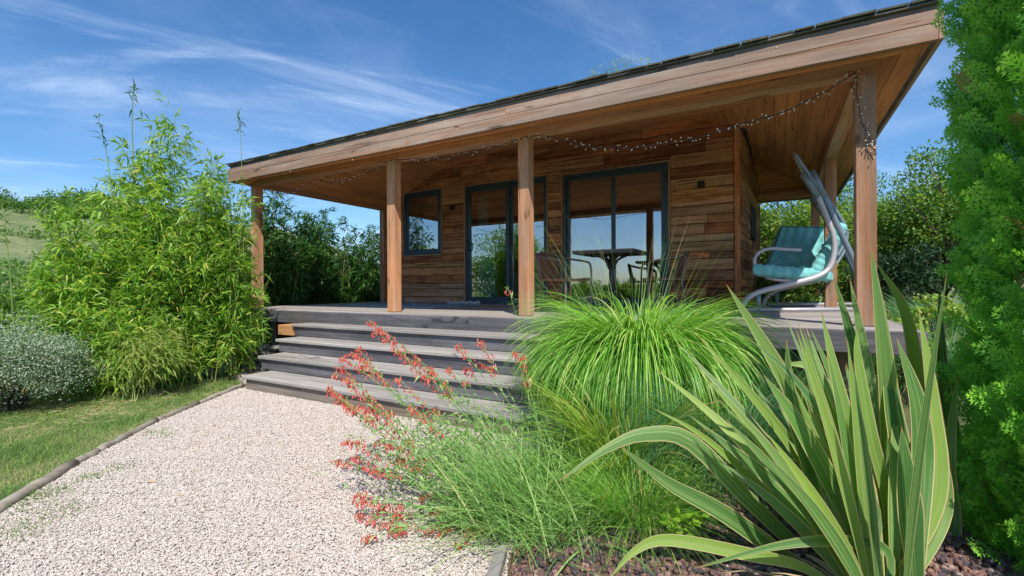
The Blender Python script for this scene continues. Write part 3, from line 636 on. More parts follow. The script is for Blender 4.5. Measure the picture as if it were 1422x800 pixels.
# windows and sliding doors
def framed(name, a, b, c, d, fw, y0, y1, leaves_, label=None, trimw=.022):
    root = part(name, cabin, ((a+b)/2, VW, c))
    if label: root['label'] = label
    t = trimw
    yt0, yt1 = VW-.034, VW+.02
    bx('trim', (a, yt0, c), (a+t, yt1, d-t), M_trim, root, .002); bx('trim', (b-t, yt0, c), (b, yt1, d-t), M_trim, root, .002); bx('trim', (a, yt0, d-t), (b, yt1, d), M_trim, root, .002)
    if c > G+.1: bx('trim', (a+t, yt0-.01, c), (b-t, yt1, c+t), M_trim, root, .002); c += t
    a += t; b -= t; d -= t
    ya, yb = VW-.012, VW+.07
    bx('frame', (a, ya, c), (a+fw, yb, d), M_frame, root); bx('frame', (b-fw, ya, c), (b, yb, d), M_frame, root)
    bx('frame', (a+fw, ya, d-fw), (b-fw, yb, d), M_frame, root); bx('frame', (a+fw, ya, c), (b-fw, yb, c+fw*.8), M_frame, root)
    ia, ib, ic, id_ = a+fw, b-fw, c+fw*.8, d-fw
    for (f0, f1, lw, yo) in leaves_:
        x0, x1 = ia+(ib-ia)*f0, ia+(ib-ia)*f1
        ly0, ly1 = VW+.004+yo, VW+.036+yo
        if lw:
            bx('sash', (x0, ly0, ic), (x0+lw, ly1, id_), M_frame, root); bx('sash', (x1-lw, ly0, ic), (x1, ly1, id_), M_frame, root)
            bx('sash', (x0+lw, ly0, id_-lw), (x1-lw, ly1, id_), M_frame, root); bx('sash', (x0+lw, ly0, ic), (x1-lw, ly1, ic+lw*1.2), M_frame, root)
        bx('pane', (x0+lw, ly0+.012, ic+lw*1.2), (x1-lw, ly0+.018, id_-lw), M_glass, root, .0005)
    return root
framed('window', *W1, .060, 0, 0, [(0, 1, .050, 0)])
dd = framed('sliding_door', *DR, .038, 0, 0, [(0, .56, .075, 0), (.56, 1, .05, .034)])
s2 = framed('sliding_door', *SL, .045, 0, 0, [(0, .52, .05, .034), (.48, 1, .065, 0)], label='wide two-leaf sliding glass door with a black pull handle')
def handle(px, py, h, parent):
    p = on(px, py, 1, VW-.03); 
    tube('handle', catmull([p+Vector((0, .03, h/2)), p+Vector((0, -.012, h/2-.01)), p+Vector((0, -.02, 0)), p+Vector((0, -.012, -h/2+.01)), p+Vector((0, .03, -h/2))], 10), .009, M_black, parent, 6)
handle(711, 331, .17, dd); handle(924, 329, .17, s2); handle(651, 342, .15, dd)
keys = [on(712, 356, 1, VW-.03), on(713, 372, 1, VW-.035)]
tube('key_strap', [keys[0]+Vector((0, .02, .02)), keys[0], keys[1]], .005, M_white, dd, 5); bx('key_fob', (keys[1].x-.012, VW-.045, keys[1].z-.05), (keys[1].x+.012, VW-.037, keys[1].z), plain('red_fob', (.45, .10, .06), .5), dd, .002)
# room behind the glass
inn = part('room', cabin, (3, 4, G)); off = worldpos(inn)
V, Fc = merge([boxd((.02, VW+.101, G+.001), (UC-.1, 5.4, G+.02)), boxd((.02, 5.3, G+.02), (UC-.1, 5.42, G+2.3)), boxd((.0, VW+.101, G+.02), (.08, 5.3, G+2.3)), boxd((.08, VW+.101, G+2.3), (UC-.1, 5.3, G+2.36))])
link('room_shell', mesh([Vector(p)-off for p in V], Fc), M_inner, inn)
# curtain inside the door
cp = []; x0, x1 = on(664, 400, 1, VW+.18).x, on(690, 400, 1, VW+.18).x; nn = 40; V = []; Fc = []
for i in range(nn+1):
    t = i/nn
    for j, zc_ in enumerate((G+.05, G+.7, G+1.35, G+1.95)):
        fl = (1.0, .85, .55, .5)[j]; V.append((x0+(x1-x0)*t*fl, VW+.19+.022*math.sin(t*38)*fl, zc_))
for i in range(nn):
    for j in range(3): Fc.append([i*4+j, (i+1)*4+j, (i+1)*4+j+1, i*4+j+1])
me = mesh([Vector(p)-Vector((x0, VW+.19, G)) for p in V], Fc, smooth=True)
cur = link('curtain', me, M_teal, None, (x0, VW+.19, G)); tag(cur, 'teal curtain gathered behind the left leaf of the glass door', 'curtain')
# cabinet inside
ca, cb_ = on(735, 400, 1, VW+.25).x, on(759.5, 400, 1, VW+.25).x; ct0 = on(750, 377, 1, VW+.22).z; 
cab = empty('cabinet', ((ca+cb_)/2, VW+.4, G+.02), 'white cabinet with a teal top standing just inside the glass', 'cabinet')
bx('carcass', (ca-.3, VW+.24, G+.03), (cb_, VW+.6, ct0-.03), M_white, cab); bx('cabinet_top', (ca-.31, VW+.225, ct0-.028), (cb_+.01, VW+.61, ct0), plain('teal_top', (.03, .22, .34), .5), cab)
hz = on(750, 403, 1, VW+.24).z; bx('drawer', (ca-.29, VW+.225, G+.05), (cb_-.01, VW+.238, hz+.05), M_white, cab); bx('drawer_slot', (ca+.02, VW+.221, hz), (cb_-.10, VW+.2245, hz+.018), M_black, cab)
# wall lamps
for (px, py, s, lb) in ((974, 257, .085, 'small black box wall lamp on the planks right of the big sliding door'), (629, 289, .075, 'small black box wall lamp between the window and the glass door')):
    p = on(px, py, 1, VW-.03); l_ = empty('wall_lamp', (p.x, VW-.028, p.z), lb, 'wall lamp', 'wall lamps on the cabin front')
    bx('lamp_housing', (p.x-s/2, VW-.10, p.z-s*.55), (p.x+s/2, VW-.035, p.z+s*.55), M_black, l_, .004); bx('lamp_plate', (p.x-s*.35, VW-.035, p.z-s*.4), (p.x+s*.35, VW-.026, p.z+s*.4), M_black, l_, .002)

# ------------------------------------------------------------------ deck and steps
deck = empty('timber_deck', (3.7, 2, G), 'low silvered timber deck with a thick dark edge board under the porch', 'deck')
DU0, DU1, DV0 = -.42, 7.73, -.22
v = DV0+.004; k = 0
while v < 5.5:
    v1 = v+.118; a0 = DU0 if v < VW-.1 else UC+.03
    cuts = [a0, DU1] if v > VW-.1 else [a0, random.uniform(2.0, 3.4), random.uniform(4.6, 6), DU1]
    for i in range(len(cuts)-1): bx('deck_board', (cuts[i]+.002, v, G-.028), (cuts[i+1]-.002, v1, G-random.uniform(0, .002)), M_deck, deck, .004)
    v += .124; k += 1
bx('edge_board', (DU0, DV0-.004-.03, G-.17), (4.1, DV0-.0005, G-.006), M_grey, deck, .008); bx('edge_board', (4.103, DV0-.034, G-.17), (DU1+.03, DV0-.0005, G-.006), M_grey, deck, .008)
bx('edge_board', (DU1+.002, DV0, G-.17), (DU1+.032, 5.5, G-.006), M_grey, deck, .008); bx('edge_board', (DU0-.032, DV0-.03, G-.17), (DU0-.002, 5.5, G-.006), M_grey, deck, .008)
for u in (0, 1.3, 2.9, 4.4, 5.9, 7.3):
    for v in (.25, 2.2, 5.0): bx('deck_pier', (u, v, -.05), (u+.12, v+.12, G-.172), M_browngrey, deck)
for v in (.1, 1.6, 3.2, 5.1): bx('joist', (DU0+.05, v, G-.165), (DU1-.05, v+.05, G-.030), M_browngrey, deck)
steps = empty('wooden_steps', (3.5, -.8, 0), 'wide flight of four grey weathered wooden steps up to the porch', 'steps')
lefts = [1.60, 1.725, 1.86, 2.07]; rights = [5.22, 5.24, 5.30, 5.37]
for k in range(1, 5):
    zt = G-.15*k; vf = DV0-.034-.30*k+.02; ul_, ur_ = lefts[k-1], rights[k-1]; th = .034
    vb = vf+.30+(.03 if k > 1 else .0)
    mid = vf+.155
    bx('tread', (ul_, vf, zt-th), (ur_, mid-.002, zt), M_tread, steps, .006); bx('tread', (ul_, mid+.002, zt-th), (ur_, vb-.0, zt-.001), M_tread, steps, .004)
    zb0 = zt-.15 if k < 4 else -.03
    mt = M_grey if k < 4 else M_browngrey
    bx('riser', (ul_+.03, vf+.028, zb0+.001), (ur_-.03, vf+.055, zt-th-.001), mt, steps, .004)
    if k < 4: bx('side_board', (ul_+.035, vf+.057, -.02), (ul_+.062, DV0-.05-(.0), zt-th-.001), M_grey, steps, .003); bx('side_board', (ur_-.062, vf+.057, -.02), (ur_-.035, DV0-.05, zt-th-.001), M_grey, steps, .003)
p0, p1 = on(386, 460, 1, -.50), on(406, 460, 1, -.50)
# raised block at the head of the flight
bx('stringer_block', (p0.x, -.50, G-.30), (p1.x+.02, -.26, G-.172), wood('orange_block', [(0, (.50, .24, .09)), (1, (.58, .30, .13))], dark=.25), steps, .004)
# dark ground void behind the flight is open; stacked stones at the left end of the deck
st_ = empty('dry_stone_stack', tuple(on(338, 525, 2, 0)), 'low stack of rough grey field stones beside the steps', 'stone stack')
M_stone = plain('grey_field_stone', (.20, .19, .175), .9, 0, .45, 9, .9)
sc0 = on(338, 520, 2, 0); ex = Vector((ct, st, 0)); ey = Vector((-st, ct, 0))
for r_ in range(5):
    x = -.34+random.uniform(0, .06)
    while x < .26-.03*r_:
        L = random.uniform(.10, .22); hh = random.uniform(.045, .07)
        bmx = bmesh.new(); bmesh.ops.create_icosphere(bmx, subdivisions=2, radius=1)
        for v_ in bmx.verts:
            q = v_.co; q.x = math.copysign(abs(q.x)**.6, q.x)*L/2; q.y = math.copysign(abs(q.y)**.6, q.y)*.10; q.z = math.copysign(abs(q.z)**.6, q.z)*hh/2; q += Vector((random.gauss(0, .006), random.gauss(0, .006), random.gauss(0, .003)))
        me = bpy.data.meshes.new('stone'); bmx.to_mesh(me); bmx.free(); me.polygons.foreach_set('use_smooth', [True]*len(me.polygons))
        p = sc0+ex*(x+L/2)+ey*(.25+random.uniform(-.03, .04)+.03*r_)+Vector((0, 0, .03+.062*r_)); link('stone', me, M_stone, st_, rel(p, st_), (random.gauss(0, .06), random.gauss(0, .05), TH+random.gauss(0, .15)))
        x += L+.006

# ------------------------------------------------------------------ string lights
sp_pts = [(369, 264), (385, 268), (402, 269), (418, 262), (440, 250), (462, 252), (480, 250), (500, 243), (525, 233), (541, 223), (556, 222), (580, 220), (605, 221), (640, 216), (672, 207), (700, 200), (722, 193), (741, 189), (757, 189), (785, 195), (812, 203), (840, 205), (870, 205), (900, 203), (930, 198), (960, 193), (1000, 182), (1030, 172), (1060, 164), (1092, 154), (1125, 138), (1155, 122), (1187, 101)]
light = empty('string_lights', on(722, 193, 1, -.02), 'string of tiny clear bulbs looped along the porch beam and down the right post', 'string lights')
path = catmull([on(x, y, 1, -.022) for x, y in sp_pts], 150)
dn = catmull([on(x, y, 1, -.02) for x, y in ((1187, 101), (1190, 115), (1189, 132), (1193, 150), (1194, 165), (1201, 180), (1207, 192), (1206, 200), (1214, 208), (1217, 214))], 36)
tube('cable', path, .0042, M_cable, light, 5); tube('cable', dn, .0035, M_cable, light, 5)
bme = bmesh.new(); bmesh.ops.create_icosphere(bme, subdivisions=1, radius=.0085); bulb = bpy.data.meshes.new('bulb'); bme.to_mesh(bulb); bme.free(); bulb.materials.append(M_bulb); bulb.polygons.foreach_set('use_smooth', [True]*len(bulb.polygons))
stems = []
def bulbs(pth, n, s0, rad):
    m = len(pth)-1
    for i in range(n):
        t = (i+random.random()*.6)/n*m; k = min(int(t), m-1); p = pth[k].lerp(pth[k+1], t-k); d = Vector((random.gauss(0, 1), random.gauss(-.3, .5), random.gauss(-.2, 1))).normalized()*random.uniform(.012, rad)
        stems.append([p, p+d]); o = link('bulb', bulb, None, light, rel(p+d*1.25, light)); o.scale = (s0,)*3
bulbs(path, 215, .72, .028); bulbs(dn, 34, .62, .04)
stems += [[p, p+Vector((random.gauss(0, .03), -.005, -.045))] for p in dn[22:34:2]]
V, Fc = merge([tubedata(s, .0014, 3, False) for s in stems]); off = worldpos(light); o = link('bulb_stems', mesh([v-off for v in V], Fc), M_cable, light); o['kind'] = 'stuff'

# ------------------------------------------------------------------ table and chairs
tz = 5.75; tc0 = at(849, 350, tz); tp = empty('garden_table', (tc0.x, tc0.y, G), 'square dark bronze pedestal table between the two brown chairs', 'table')
TZ = CO.z+(396-351)*tz/F
bx('table_top', (tc0.x-.37, tc0.y-.37, TZ), (tc0.x+.37, tc0.y+.37, TZ+.022), plain('brown_table_top', (.16, .12, .10), .5, .1, .1), tp, .004)
for s in (-1, 1):
    bx('rim', (tc0.x-.365, tc0.y+s*.35-.008, TZ-.022), (tc0.x+.365, tc0.y+s*.35+.008, TZ-.001), M_bronze, tp, .002); bx('rim', (tc0.x+s*.35-.008, tc0.y-.34, TZ-.022), (tc0.x+s*.35+.008, tc0.y+.34, TZ-.001), M_bronze, tp, .002)
tube('pedestal', [(tc0.x, tc0.y, G+.05), (tc0.x, tc0.y, TZ-.002)], .032, M_bronze, tp, 10)
for q in range(4):
    dx, dy = math.cos(q*math.pi/2+.78), math.sin(q*math.pi/2+.78)
    tube('bracket', catmull([(tc0.x+dx*.03, tc0.y+dy*.03, TZ-.19), (tc0.x+dx*.09, tc0.y+dy*.09, TZ-.08), (tc0.x+dx*.24, tc0.y+dy*.24, TZ-.012)], 6), .016, M_bronze, tp, 6)
    tube('foot', catmull([(tc0.x, tc0.y, G+.10), (tc0.x+dx*.18, tc0.y+dy*.18, G+.05), (tc0.x+dx*.33, tc0.y+dy*.33, G+.012)], 6), .015, M_bronze, tp, 6)
def chair(label, loc, rz):
    """bent-tube bistro armchair, seat facing +x"""
    r_ = empty('garden_chair', loc, label, 'chair', 'brown chairs at the garden table', rz)
    def T(name, pts, r, mat, n=18, par=r_): 
        V, Fc = tubedata(catmull(pts, n), r, 8); return link(name, mesh(V, Fc, smooth=True), mat, par)
    for s in (-1, 1):
        T('arm', [(.24, s*.27, .0), (.25, s*.27, .35), (.24, s*.27, .60), (.15, s*.275, .655), (-.10, s*.26, .70), (-.25, s*.19, .745)], .0135, M_armgrey)
        T('leg', [(-.24, s*.22, 0), (-.20, s*.22, .25), (-.19, s*.22, .42), (-.25, s*.21, .745)], .012, M_armgrey)
    T('back_rail', [(-.25, .19, .745), (-.29, .10, .775), (-.30, 0, .785), (-.29, -.10, .775), (-.25, -.19, .745)], .0135, M_armgrey)
    V = []; Fc = []; n1_, n2_ = 14, 8
    prof = catmull([(-.285, 0, .765), (-.25, 0, .6), (-.215, 0, .46), (-.15, 0, .415), (.05, 0, .415), (.22, 0, .43), (.25, 0, .41)], n1_)
    for i, p in enumerate(prof):
        for j in range(n2_+1):
            f = j/n2_*2-1; bulge = .035*(1-f*f) if i < 6 else 0; V.append((p.x-bulge*(1 if i < 6 else 0), f*.235, p.z-(.02*(1-f*f) if i > 6 else 0)))
    w0 = n2_+1
    for i in range(n1_):
        for j in range(n2_): Fc.append([i*w0+j, i*w0+j+1, (i+1)*w0+j+1, (i+1)*w0+j])
    def sub(name, i0, i1):
        me = mesh(V[i0*w0:(i1+1)*w0], [[i*w0+j, i*w0+j+1, (i+1)*w0+j+1, (i+1)*w0+j] for i in range(i1-i0) for j in range(n2_)], smooth=True); o = link(name, me, M_chairbrown, r_)
        md = o.modifiers.new('thick', 'SOLIDIFY'); md.thickness = .014; return o
    sub('backrest', 0, 6); sub('seat', 6, n1_)
    T('seat_rim', [(-.18, .245, .42), (.10, .25, .415), (.24, .22, .41), (.26, 0, .405), (.24, -.22, .41), (.10, -.25, .415), (-.18, -.245, .42)], .016, M_chairbrown, 24)
    return r_
q = at(784, 380, 5.55); chair('brown garden chair left of the table, its seat turned towards the table', (q.x-.02, q.y, G), -.25).scale = (.92,)*3
q = at(924, 378, 5.75); chair('brown garden chair right of the table, its curved back towards the plank wall', (q.x-.02, q.y, G), math.pi+.40).scale = (.92,)*3

# ------------------------------------------------------------------ swing seat
def sw_tube(root, name, pts, r, mat, n=16, sides=10): return tube(name, catmull(pts, n) if len(pts) > 2 else [Vector(p) for p in pts], r, mat, root, sides)
ZN, ZF_ = 5.25, 7.1
swr = at(1100, 430, 6.2); swing = empty('swing_seat_frame', (swr.x, swr.y, G), 'grey tubular steel garden swing frame without canopy at the right end of the porch', 'swing frame')
def near(x, y, z=ZN): return at(x, y, z)
# far plane: same outline shifted away from the camera
shift = Vector((.10, 1, 0)).normalized()*1.75
def side(dv, tagn):
    N_ = lambda x, y: near(x, y)+dv
    sw_tube(swing, 'front_leg', [N_(1029, 436), N_(1033, 421), N_(1050, 407), N_(1090, 396), N_(1130, 386), N_(1150, 374), N_(1158, 352), N_(1157, 328), N_(1147, 300), N_(1134, 268)], .031, M_greymetal, 30)
    sw_tube(swing, 'leg_sleeve', [N_(1136, 273), N_(1114, 241)], .036, M_bluemetal)
    sw_tube(swing, 'rear_leg', [N_(1142, 268), N_(1165, 318), N_(1190, 372), N_(1212, 430)], .031, M_bluemetal)
    sw_tube(swing, 'leg_sleeve', [N_(1144, 274), N_(1127, 237)], .036, M_bluemetal)
    sw_tube(swing, 'canopy_arm', [N_(1141, 270), N_(1121, 240), N_(1104, 213)], .020, M_bluemetal)
    fl = near(1036, 434); fl.z = G+.03; fr = near(1205, 434); fr.z = G+.03
    fr.y = fr.y
    sw_tube(swing, 'foot_bar', [fl+dv, fr+dv], .022, M_greymetal)
    a = near(1053, 408)+dv; bq = near(1053, 434)+dv; bq.z = G+.03; sw_tube(swing, 'foot_post', [a, bq], .026, M_bluemetal)
side(Vector((0, 0, 0)), 'near'); side(shift, 'far')
sw_tube(swing, 'top_rail', [near(1104, 213), near(1104, 213)+shift], .022, M_greymetal)
sw_tube(swing, 'cross_rail', [near(1128, 252), near(1128, 252)+shift], .028, M_bluemetal)
fl = near(1205, 434); fl.z = G+.03; sw_tube(swing, 'base_rail', [fl, fl+shift], .022, M_greymetal)
# hanging bench: local frame from seat outline; f = towards the sitter's front, s = along the bench
bench = empty('swing_bench', tuple(near(1100, 400)+shift*.5), 'hanging bench frame with looped grey armrests carrying the teal cushions', 'swing bench')
fdir = Vector((-ct, -st, 0)); s0 = shift*.10; s1 = shift*.88
for sft in (s0, s1):
    N_ = lambda x, y: near(x, y)+sft
    sw_tube(bench, 'armrest', [N_(1111, 346), N_(1090, 345), N_(1066, 344), N_(1050, 350), N_(1044, 362), N_(1050, 376), N_(1066, 386), N_(1090, 389), N_(1128, 386)], .021, M_greymetal, 34)
    sw_tube(bench, 'side_frame', [N_(1128, 386), N_(1150, 370), N_(1168, 345), N_(1176, 326), N_(1170, 306), N_(1150, 276), N_(1142, 262)], .021, M_bluemetal, 26)
sw_tube(bench, 'seat_rail', [near(1062, 386)+s0, near(1062, 386)+s1], .02, M_greymetal); sw_tube(bench, 'seat_rail', [near(1135, 384)+s0, near(1135, 384)+s1], .02, M_greymetal)
sw_tube(bench, 'back_rail', [near(1172, 318)+s0, near(1172, 318)+s1], .02, M_bluemetal)
for k in range(7):
    t = .08+.14*k; bx0 = near(1062, 385).lerp(near(1135, 383), .5)+shift*(.1+.78*t)
    sw_tube(bench, 'slat', [near(1062, 384)+shift*(.1+.78*t), near(1135, 382)+shift*(.1+.78*t)], .012, M_greymetal, 4, 6)
mt = NT('teal_tufted_cotton'); tcn = mt.add('ShaderNodeTexCoord').outputs['Object']; nn_ = mt.noise(tcn, 7, 4, .6); cc_ = mt.ramp(nn_, [(.3, (.10, .38, .38)), (.6, (.20, .52, .50)), (.8, (.34, .62, .59))]); mt.c(cc_, mt.b.inputs['Base Color']); mt.b.inputs['Roughness'].default_value = .85; mt.b.inputs['Sheen Weight'].default_value = .3; mt.bump(mt.noise(tcn, 300, 2), .2, .001)
M_cush = mt.m
def cushion(name, label, o, ax, ay, az, thick, nx, ny):
    """tufted mattress cushion: face spans ax (long) and ay, thickness along az; rolled puffy rims"""
    A, B, Z_ = Vector(ax), Vector(ay), Vector(az).normalized(); la, lb = A.length, B.length; A.normalize(); B.normalize()
    nu, nv = nx*9, ny*9; V = []; Fc = []
    def hh(u, v):
        e = min(u, la-u, v, lb-v); rim = math.exp(-((e-.035)/.03)**2); roll = rim*(.55+.45*abs(math.sin((u+v)*math.pi/.075)))
        tu = u/la*nx; tv = v/lb*ny; d = 1e9
        fx, fy = tu-math.floor(tu)-.5, tv-math.floor(tv)-.5; d = math.hypot(fx, fy); puff = min(1, d*1.9)**.7
        edge = min(1, max(e, 0)/.03)**.5
        return edge*(thick*.5*(.30+.70*puff)+.034*roll)
    for sgn in (1, -1):
        for i in range(nu+1):
            for j in range(nv+1):
                u, v = la*i/nu, lb*j/nv; h_ = hh(u, v)
                sag = .0
                V.append(A*u+B*v+Z_*(sgn*h_+sag))
    w0 = nv+1; K0 = (nu+1)*w0
    for s_ in (0, K0):
        for i in range(nu):
            for j in range(nv): f = [s_+i*w0+j, s_+(i+1)*w0+j, s_+(i+1)*w0+j+1, s_+i*w0+j+1]; Fc.append(f if s_ == 0 else f[::-1])
    # puffy side band
    bandp = [(i, 0) for i in range(nu)]+[(nu, j) for j in range(nv)]+[(i, nv) for i in range(nu, 0, -1)]+[(0, j) for j in range(nv, 0, -1)]
    nb_ = len(bandp); ctr = A*la/2+B*lb/2; base = len(V); rows = 7
    for k, (i, j) in enumerate(bandp):
        p = A*(la*i/nu)+B*(lb*j/nv); out = (p-ctr); out = (out-Z_*out.dot(Z_)).normalized()
        for r2 in range(rows):
            an = -math.pi/2+math.pi*r2/(rows-1); pf = .45+.55*abs(math.sin(k*math.pi/4.5)); V.append(p+out*(math.cos(an)*.030*pf-.004)+Z_*math.sin(an)*thick*.56*(.8+.2*pf))
    for k in range(nb_):
        k2 = (k+1) % nb_
        for r2 in range(rows-1): Fc.append([base+k*rows+r2, base+k2*rows+r2, base+k2*rows+r2+1, base+k*rows+r2+1])
    me = mesh(V, Fc, smooth=True); fixn(me); o_ = link(name, me, M_cush, None, o); return tag(o_, label, 'cushion', 'teal swing cushions')
# seat cushion lies on the bench, long side along the bench
A0 = near(1044, 383)+shift*.06; B0 = near(1152, 392)+shift*.06
cushion('cushion', 'tufted teal seat cushion lying flat on the hanging swing bench', A0+Vector((0, 0, .07)), shift*.84, (B0-A0), (0, 0, 1), .10, 9, 4)
# back cushion leans against the rear frame
Cb = near(1140, 384)+shift*.06; Ct = near(1177, 318)+shift*.06; nb__ = shift.cross(Ct-Cb)
cushion('cushion', 'tufted teal back cushion leaning against the rear of the swing frame', Cb+Vector((-.05, 0, .07)), shift*.84, (Ct-Cb)*1.0, nb__, .10, 9, 4)
# bolster cushion stood up across the far end, facing the camera
E0 = at(1064, 372, 6.35); E1 = at(1135, 376, 6.1); E2 = at(1083, 320, 6.6)
up_ = (E2-E0); cushion('cushion', 'tufted teal cushion propped upright across the far end of the swing seat', E0, (E1-E0)*1.0, up_*1.0+Vector((0, 0, .02)), (E1-E0).cross(up_), .13, 5, 4)
E3 = at(1127, 318, 6.3)

# mat on the deck
ma, mb = on(500, 428.5, 2, G), on(600, 427.5, 2, G)
rug = bx('floor_mat', (.85, .95, G+.002), (2.65, 2.15, G+.012), M_rug, None, .004); tag(rug, 'pale blue mat lying on the deck in front of the small window', 'mat')
rugV = [(1.9+.04*i, 2.25+.03*math.sin(i*2.1), G+.03+.012*math.sin(i*1.7)) for i in range(18)]
tw = tube('rolled_cloth', catmull(rugV, 40), [.028+.006*math.sin(i*.9) for i in range(41)], plain('grey_blue_cloth', (.42, .48, .52), .9, 0, .2, 30, .4), None, 7); tag(tw, 'crumpled grey blue cloth strip at the foot of the glass door', 'cloth')

# ------------------------------------------------------------------ log edging, edging board
ed = empty('log_edging', (2.62, -2.44, 0), 'half-buried split log edging between lawn and gravel', 'edging')
LP = [(1.62, -.93), (1.93, -1.33), (2.36, -2.00), (2.66, -2.46), (3.12, -2.97), (3.27, -3.14), (3.74, -3.58), (4.5, -4.4)]
for i in range(len(LP)-1):
    a, b = Vector((*LP[i], .01)), Vector((*LP[i+1], .01)); d = (b-a).normalized(); nseg = 8; rr0 = .024 if i < 5 else .031
    if i in (1, 4): a += d*.01
    pth = [a.lerp(b, t/nseg)+Vector((random.gauss(0, .004), random.gauss(0, .004), random.gauss(0, .004)+.008)) for t in range(nseg+1)]
    o = tube('log', pth, [rr0*(1+random.gauss(0, .06)) for _ in pth], M_log('y'), ed, 10)
eb = bx('edging_board', (-.30, -.022, -.10), (.30, .022, .035), M_tread, None, .004); q0 = on(692, 780, 2, 0); eb.location = (6.02+.06, -2.98, -.01); eb.rotation_euler = (0, 0, TH+math.pi/2-.15); tag(eb, 'short grey edging board sunk between gravel and lava pebbles', 'edging board')

# ------------------------------------------------------------------ plants, left side
def gp(x, z): p = at(x, 500, z); return (p.x, p.y)
keepA = lambda P_: ~((P_[:, 1] > -.75) & (P_[:, 0] > -.30)) & ~((P_[:, 0] > 1.5) & (P_[:, 1] > -1.3))
bamboo('bamboo_clump', 'tall bright green bamboo clump left of the steps, its tip the highest', 'bamboo', gp(236, 5.5), (.46, .46), 50, 2.2, 3.4, L_bamboo, 720, (.08, .16), lean=.13, lw=.018, outline=keepA)
bamboo('bamboo_clump', 'broad bushy bamboo clump between the silver shrub and the tall clump', 'bamboo', gp(146, 5.2), (.50, .45), 36, 1.5, 2.25, L_bamboo, 720, (.08, .16), lean=.10, bare=.05, lw=.018, outline=keepA)
bamboo('bamboo_clump', 'bamboo clump leaning against the left front porch post', 'bamboo', gp(310, 5.65), (.30, .30), 28, 1.8, 2.5, L_bamboo, 520, (.08, .16), lean=.10, bare=.10, lw=.018, outline=keepA)
bamboo('bamboo_clump', 'low bamboo growth in front at the foot of the clumps', 'bamboo', gp(165, 4.85), (.48, .22), 28, .7, 1.3, L_bamboo, 330, (.08, .15), lean=.25, lw=.017, bare=.05, outline=keepA)
bamboo('bamboo_clump', 'low bamboo shoots just left of the stacked stones', 'bamboo', gp(268, 5.3), (.34, .20), 18, .8, 1.3, L_bamboo, 320, (.08, .15), lean=.2, lw=.017, bare=.1, outline=keepA)
def plume(label, c, z, n, reach):
    root = empty('pale_bamboo_spray', at(c[0], c[1], z), label, 'bamboo'); c0 = np.array(at(c[0], c[1], z)); V = []
    k = rng.normal(size=(n, 3))*np.array([.13, .13, .11])+c0; d = (k-c0)*2+np.array([.0, -.1, -.12])+rng.normal(size=(n, 3))*.45+np.array([ct, st, 0])*.45
    L = rng.uniform(.07, .13, n); fobj('foliage', leaves(k, d, L, rng.uniform(.010, .016, n), droop=.3), L_pale, root)['kind'] = 'stuff'
    pth = [catmull([(c0[0]+random.gauss(0, .1), c0[1]+random.gauss(0, .1), 0), tuple(c0+rng.normal(size=3)*.08), tuple(c0+rng.normal(size=3)*.2+np.array([.1, -.1, .05]))], 6) for _ in range(14)]
    fobj('stem', tubes_np(pth, .004, .5), L_stalk, root)['kind'] = 'stuff'
plume('pale lime bamboo spray arching low in front of the darker clump', (208, 488), 4.55, 1500, .3)
def shoot(label, pts, z, r, leafy=True, group='tall bare bamboo shoots'):
    P_ = catmull([at(x, y, z) for x, y in pts], 18); root = empty('bamboo_shoot', (P_[0].x, P_[0].y, P_[0].z), label, 'bamboo shoot', group)
    tube('culm', P_, [r*(1-.7*i/18) for i in range(19)], None, root, 6); root.children[0].data.materials.append(L_stalk)
    if leafy:
        n = 26; t = rng.uniform(.55, 1, n)**.6; k = np.array([tuple(P_[int(x*18)]) for x in t]); d = rng.normal(size=(n, 3))+np.array([0, 0, .6]); L = rng.uniform(.06, .14, n)
        fobj('leaf_tuft', leaves(k, d, L, L*.13, droop=.2), L_bambooshade, root)['kind'] = 'stuff'
shoot('tall bare bamboo shoot rising left of the clump against the sky', [(170, 430), (152, 240), (135, 155)], 5.2, .007)
shoot('tallest dark bare bamboo shoot just left of the clump tip', [(205, 430), (186, 230), (184, 150), (188, 115)], 5.4, .008)
shoot('thin leafy bamboo shoot beside the left end of the roof', [(340, 420), (336, 240), (334, 190), (331, 147)], 5.6, .005)
shoot('single yellow green shoot at the far left edge of the garden', [(20, 470), (13, 370), (3, 285)], 4.6, .006)
# silver shrub
c0 = at(12, 540, 4.1)
bush('silver_shrub', 'low rounded shrub with silvery grey green leaves at the left edge of the lawn', 'shrub', (c0.x, c0.y), (.50, .50, .40), 42000, L_silver, (.012, .024), .5, 170, hollow=.62, zc=.30)
# bamboo hedge beyond the porch, left
hp = [(-1.02, .98), (-1.3, 1.6), (-1.45, 2.6), (-1.3, 3.7), (-1.2, 4.9), (-1.1, 6.1)]
hl = ['dark dense bamboo column right beside the left front post', 'second leafy bamboo clump of the hedge seen through the porch', 'third leafy bamboo clump of the hedge seen through the porch', 'fourth leafy bamboo clump of the hedge seen through the porch', 'fifth leafy bamboo clump of the hedge seen through the porch', 'farthest bamboo clump of the hedge, beside the rear left post']
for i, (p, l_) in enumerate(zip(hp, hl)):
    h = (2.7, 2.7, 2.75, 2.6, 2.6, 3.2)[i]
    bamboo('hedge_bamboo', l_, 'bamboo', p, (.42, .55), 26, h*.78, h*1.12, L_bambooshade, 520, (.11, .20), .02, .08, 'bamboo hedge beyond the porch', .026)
for i, p in enumerate([(-2.4, 1.2), (-2.5, 2.9), (-2.4, 4.7)]):
    bush('hedge_bush', ('dark leafy bush filling the hedge behind the left end of the deck', 'dark leafy bush behind the middle of the bamboo hedge', 'dark leafy bush behind the far end of the bamboo hedge')[i], 'bush', p, (.8, .95, .95), 14000, L_tree, (.05, .11), .3, 60, hollow=.3)
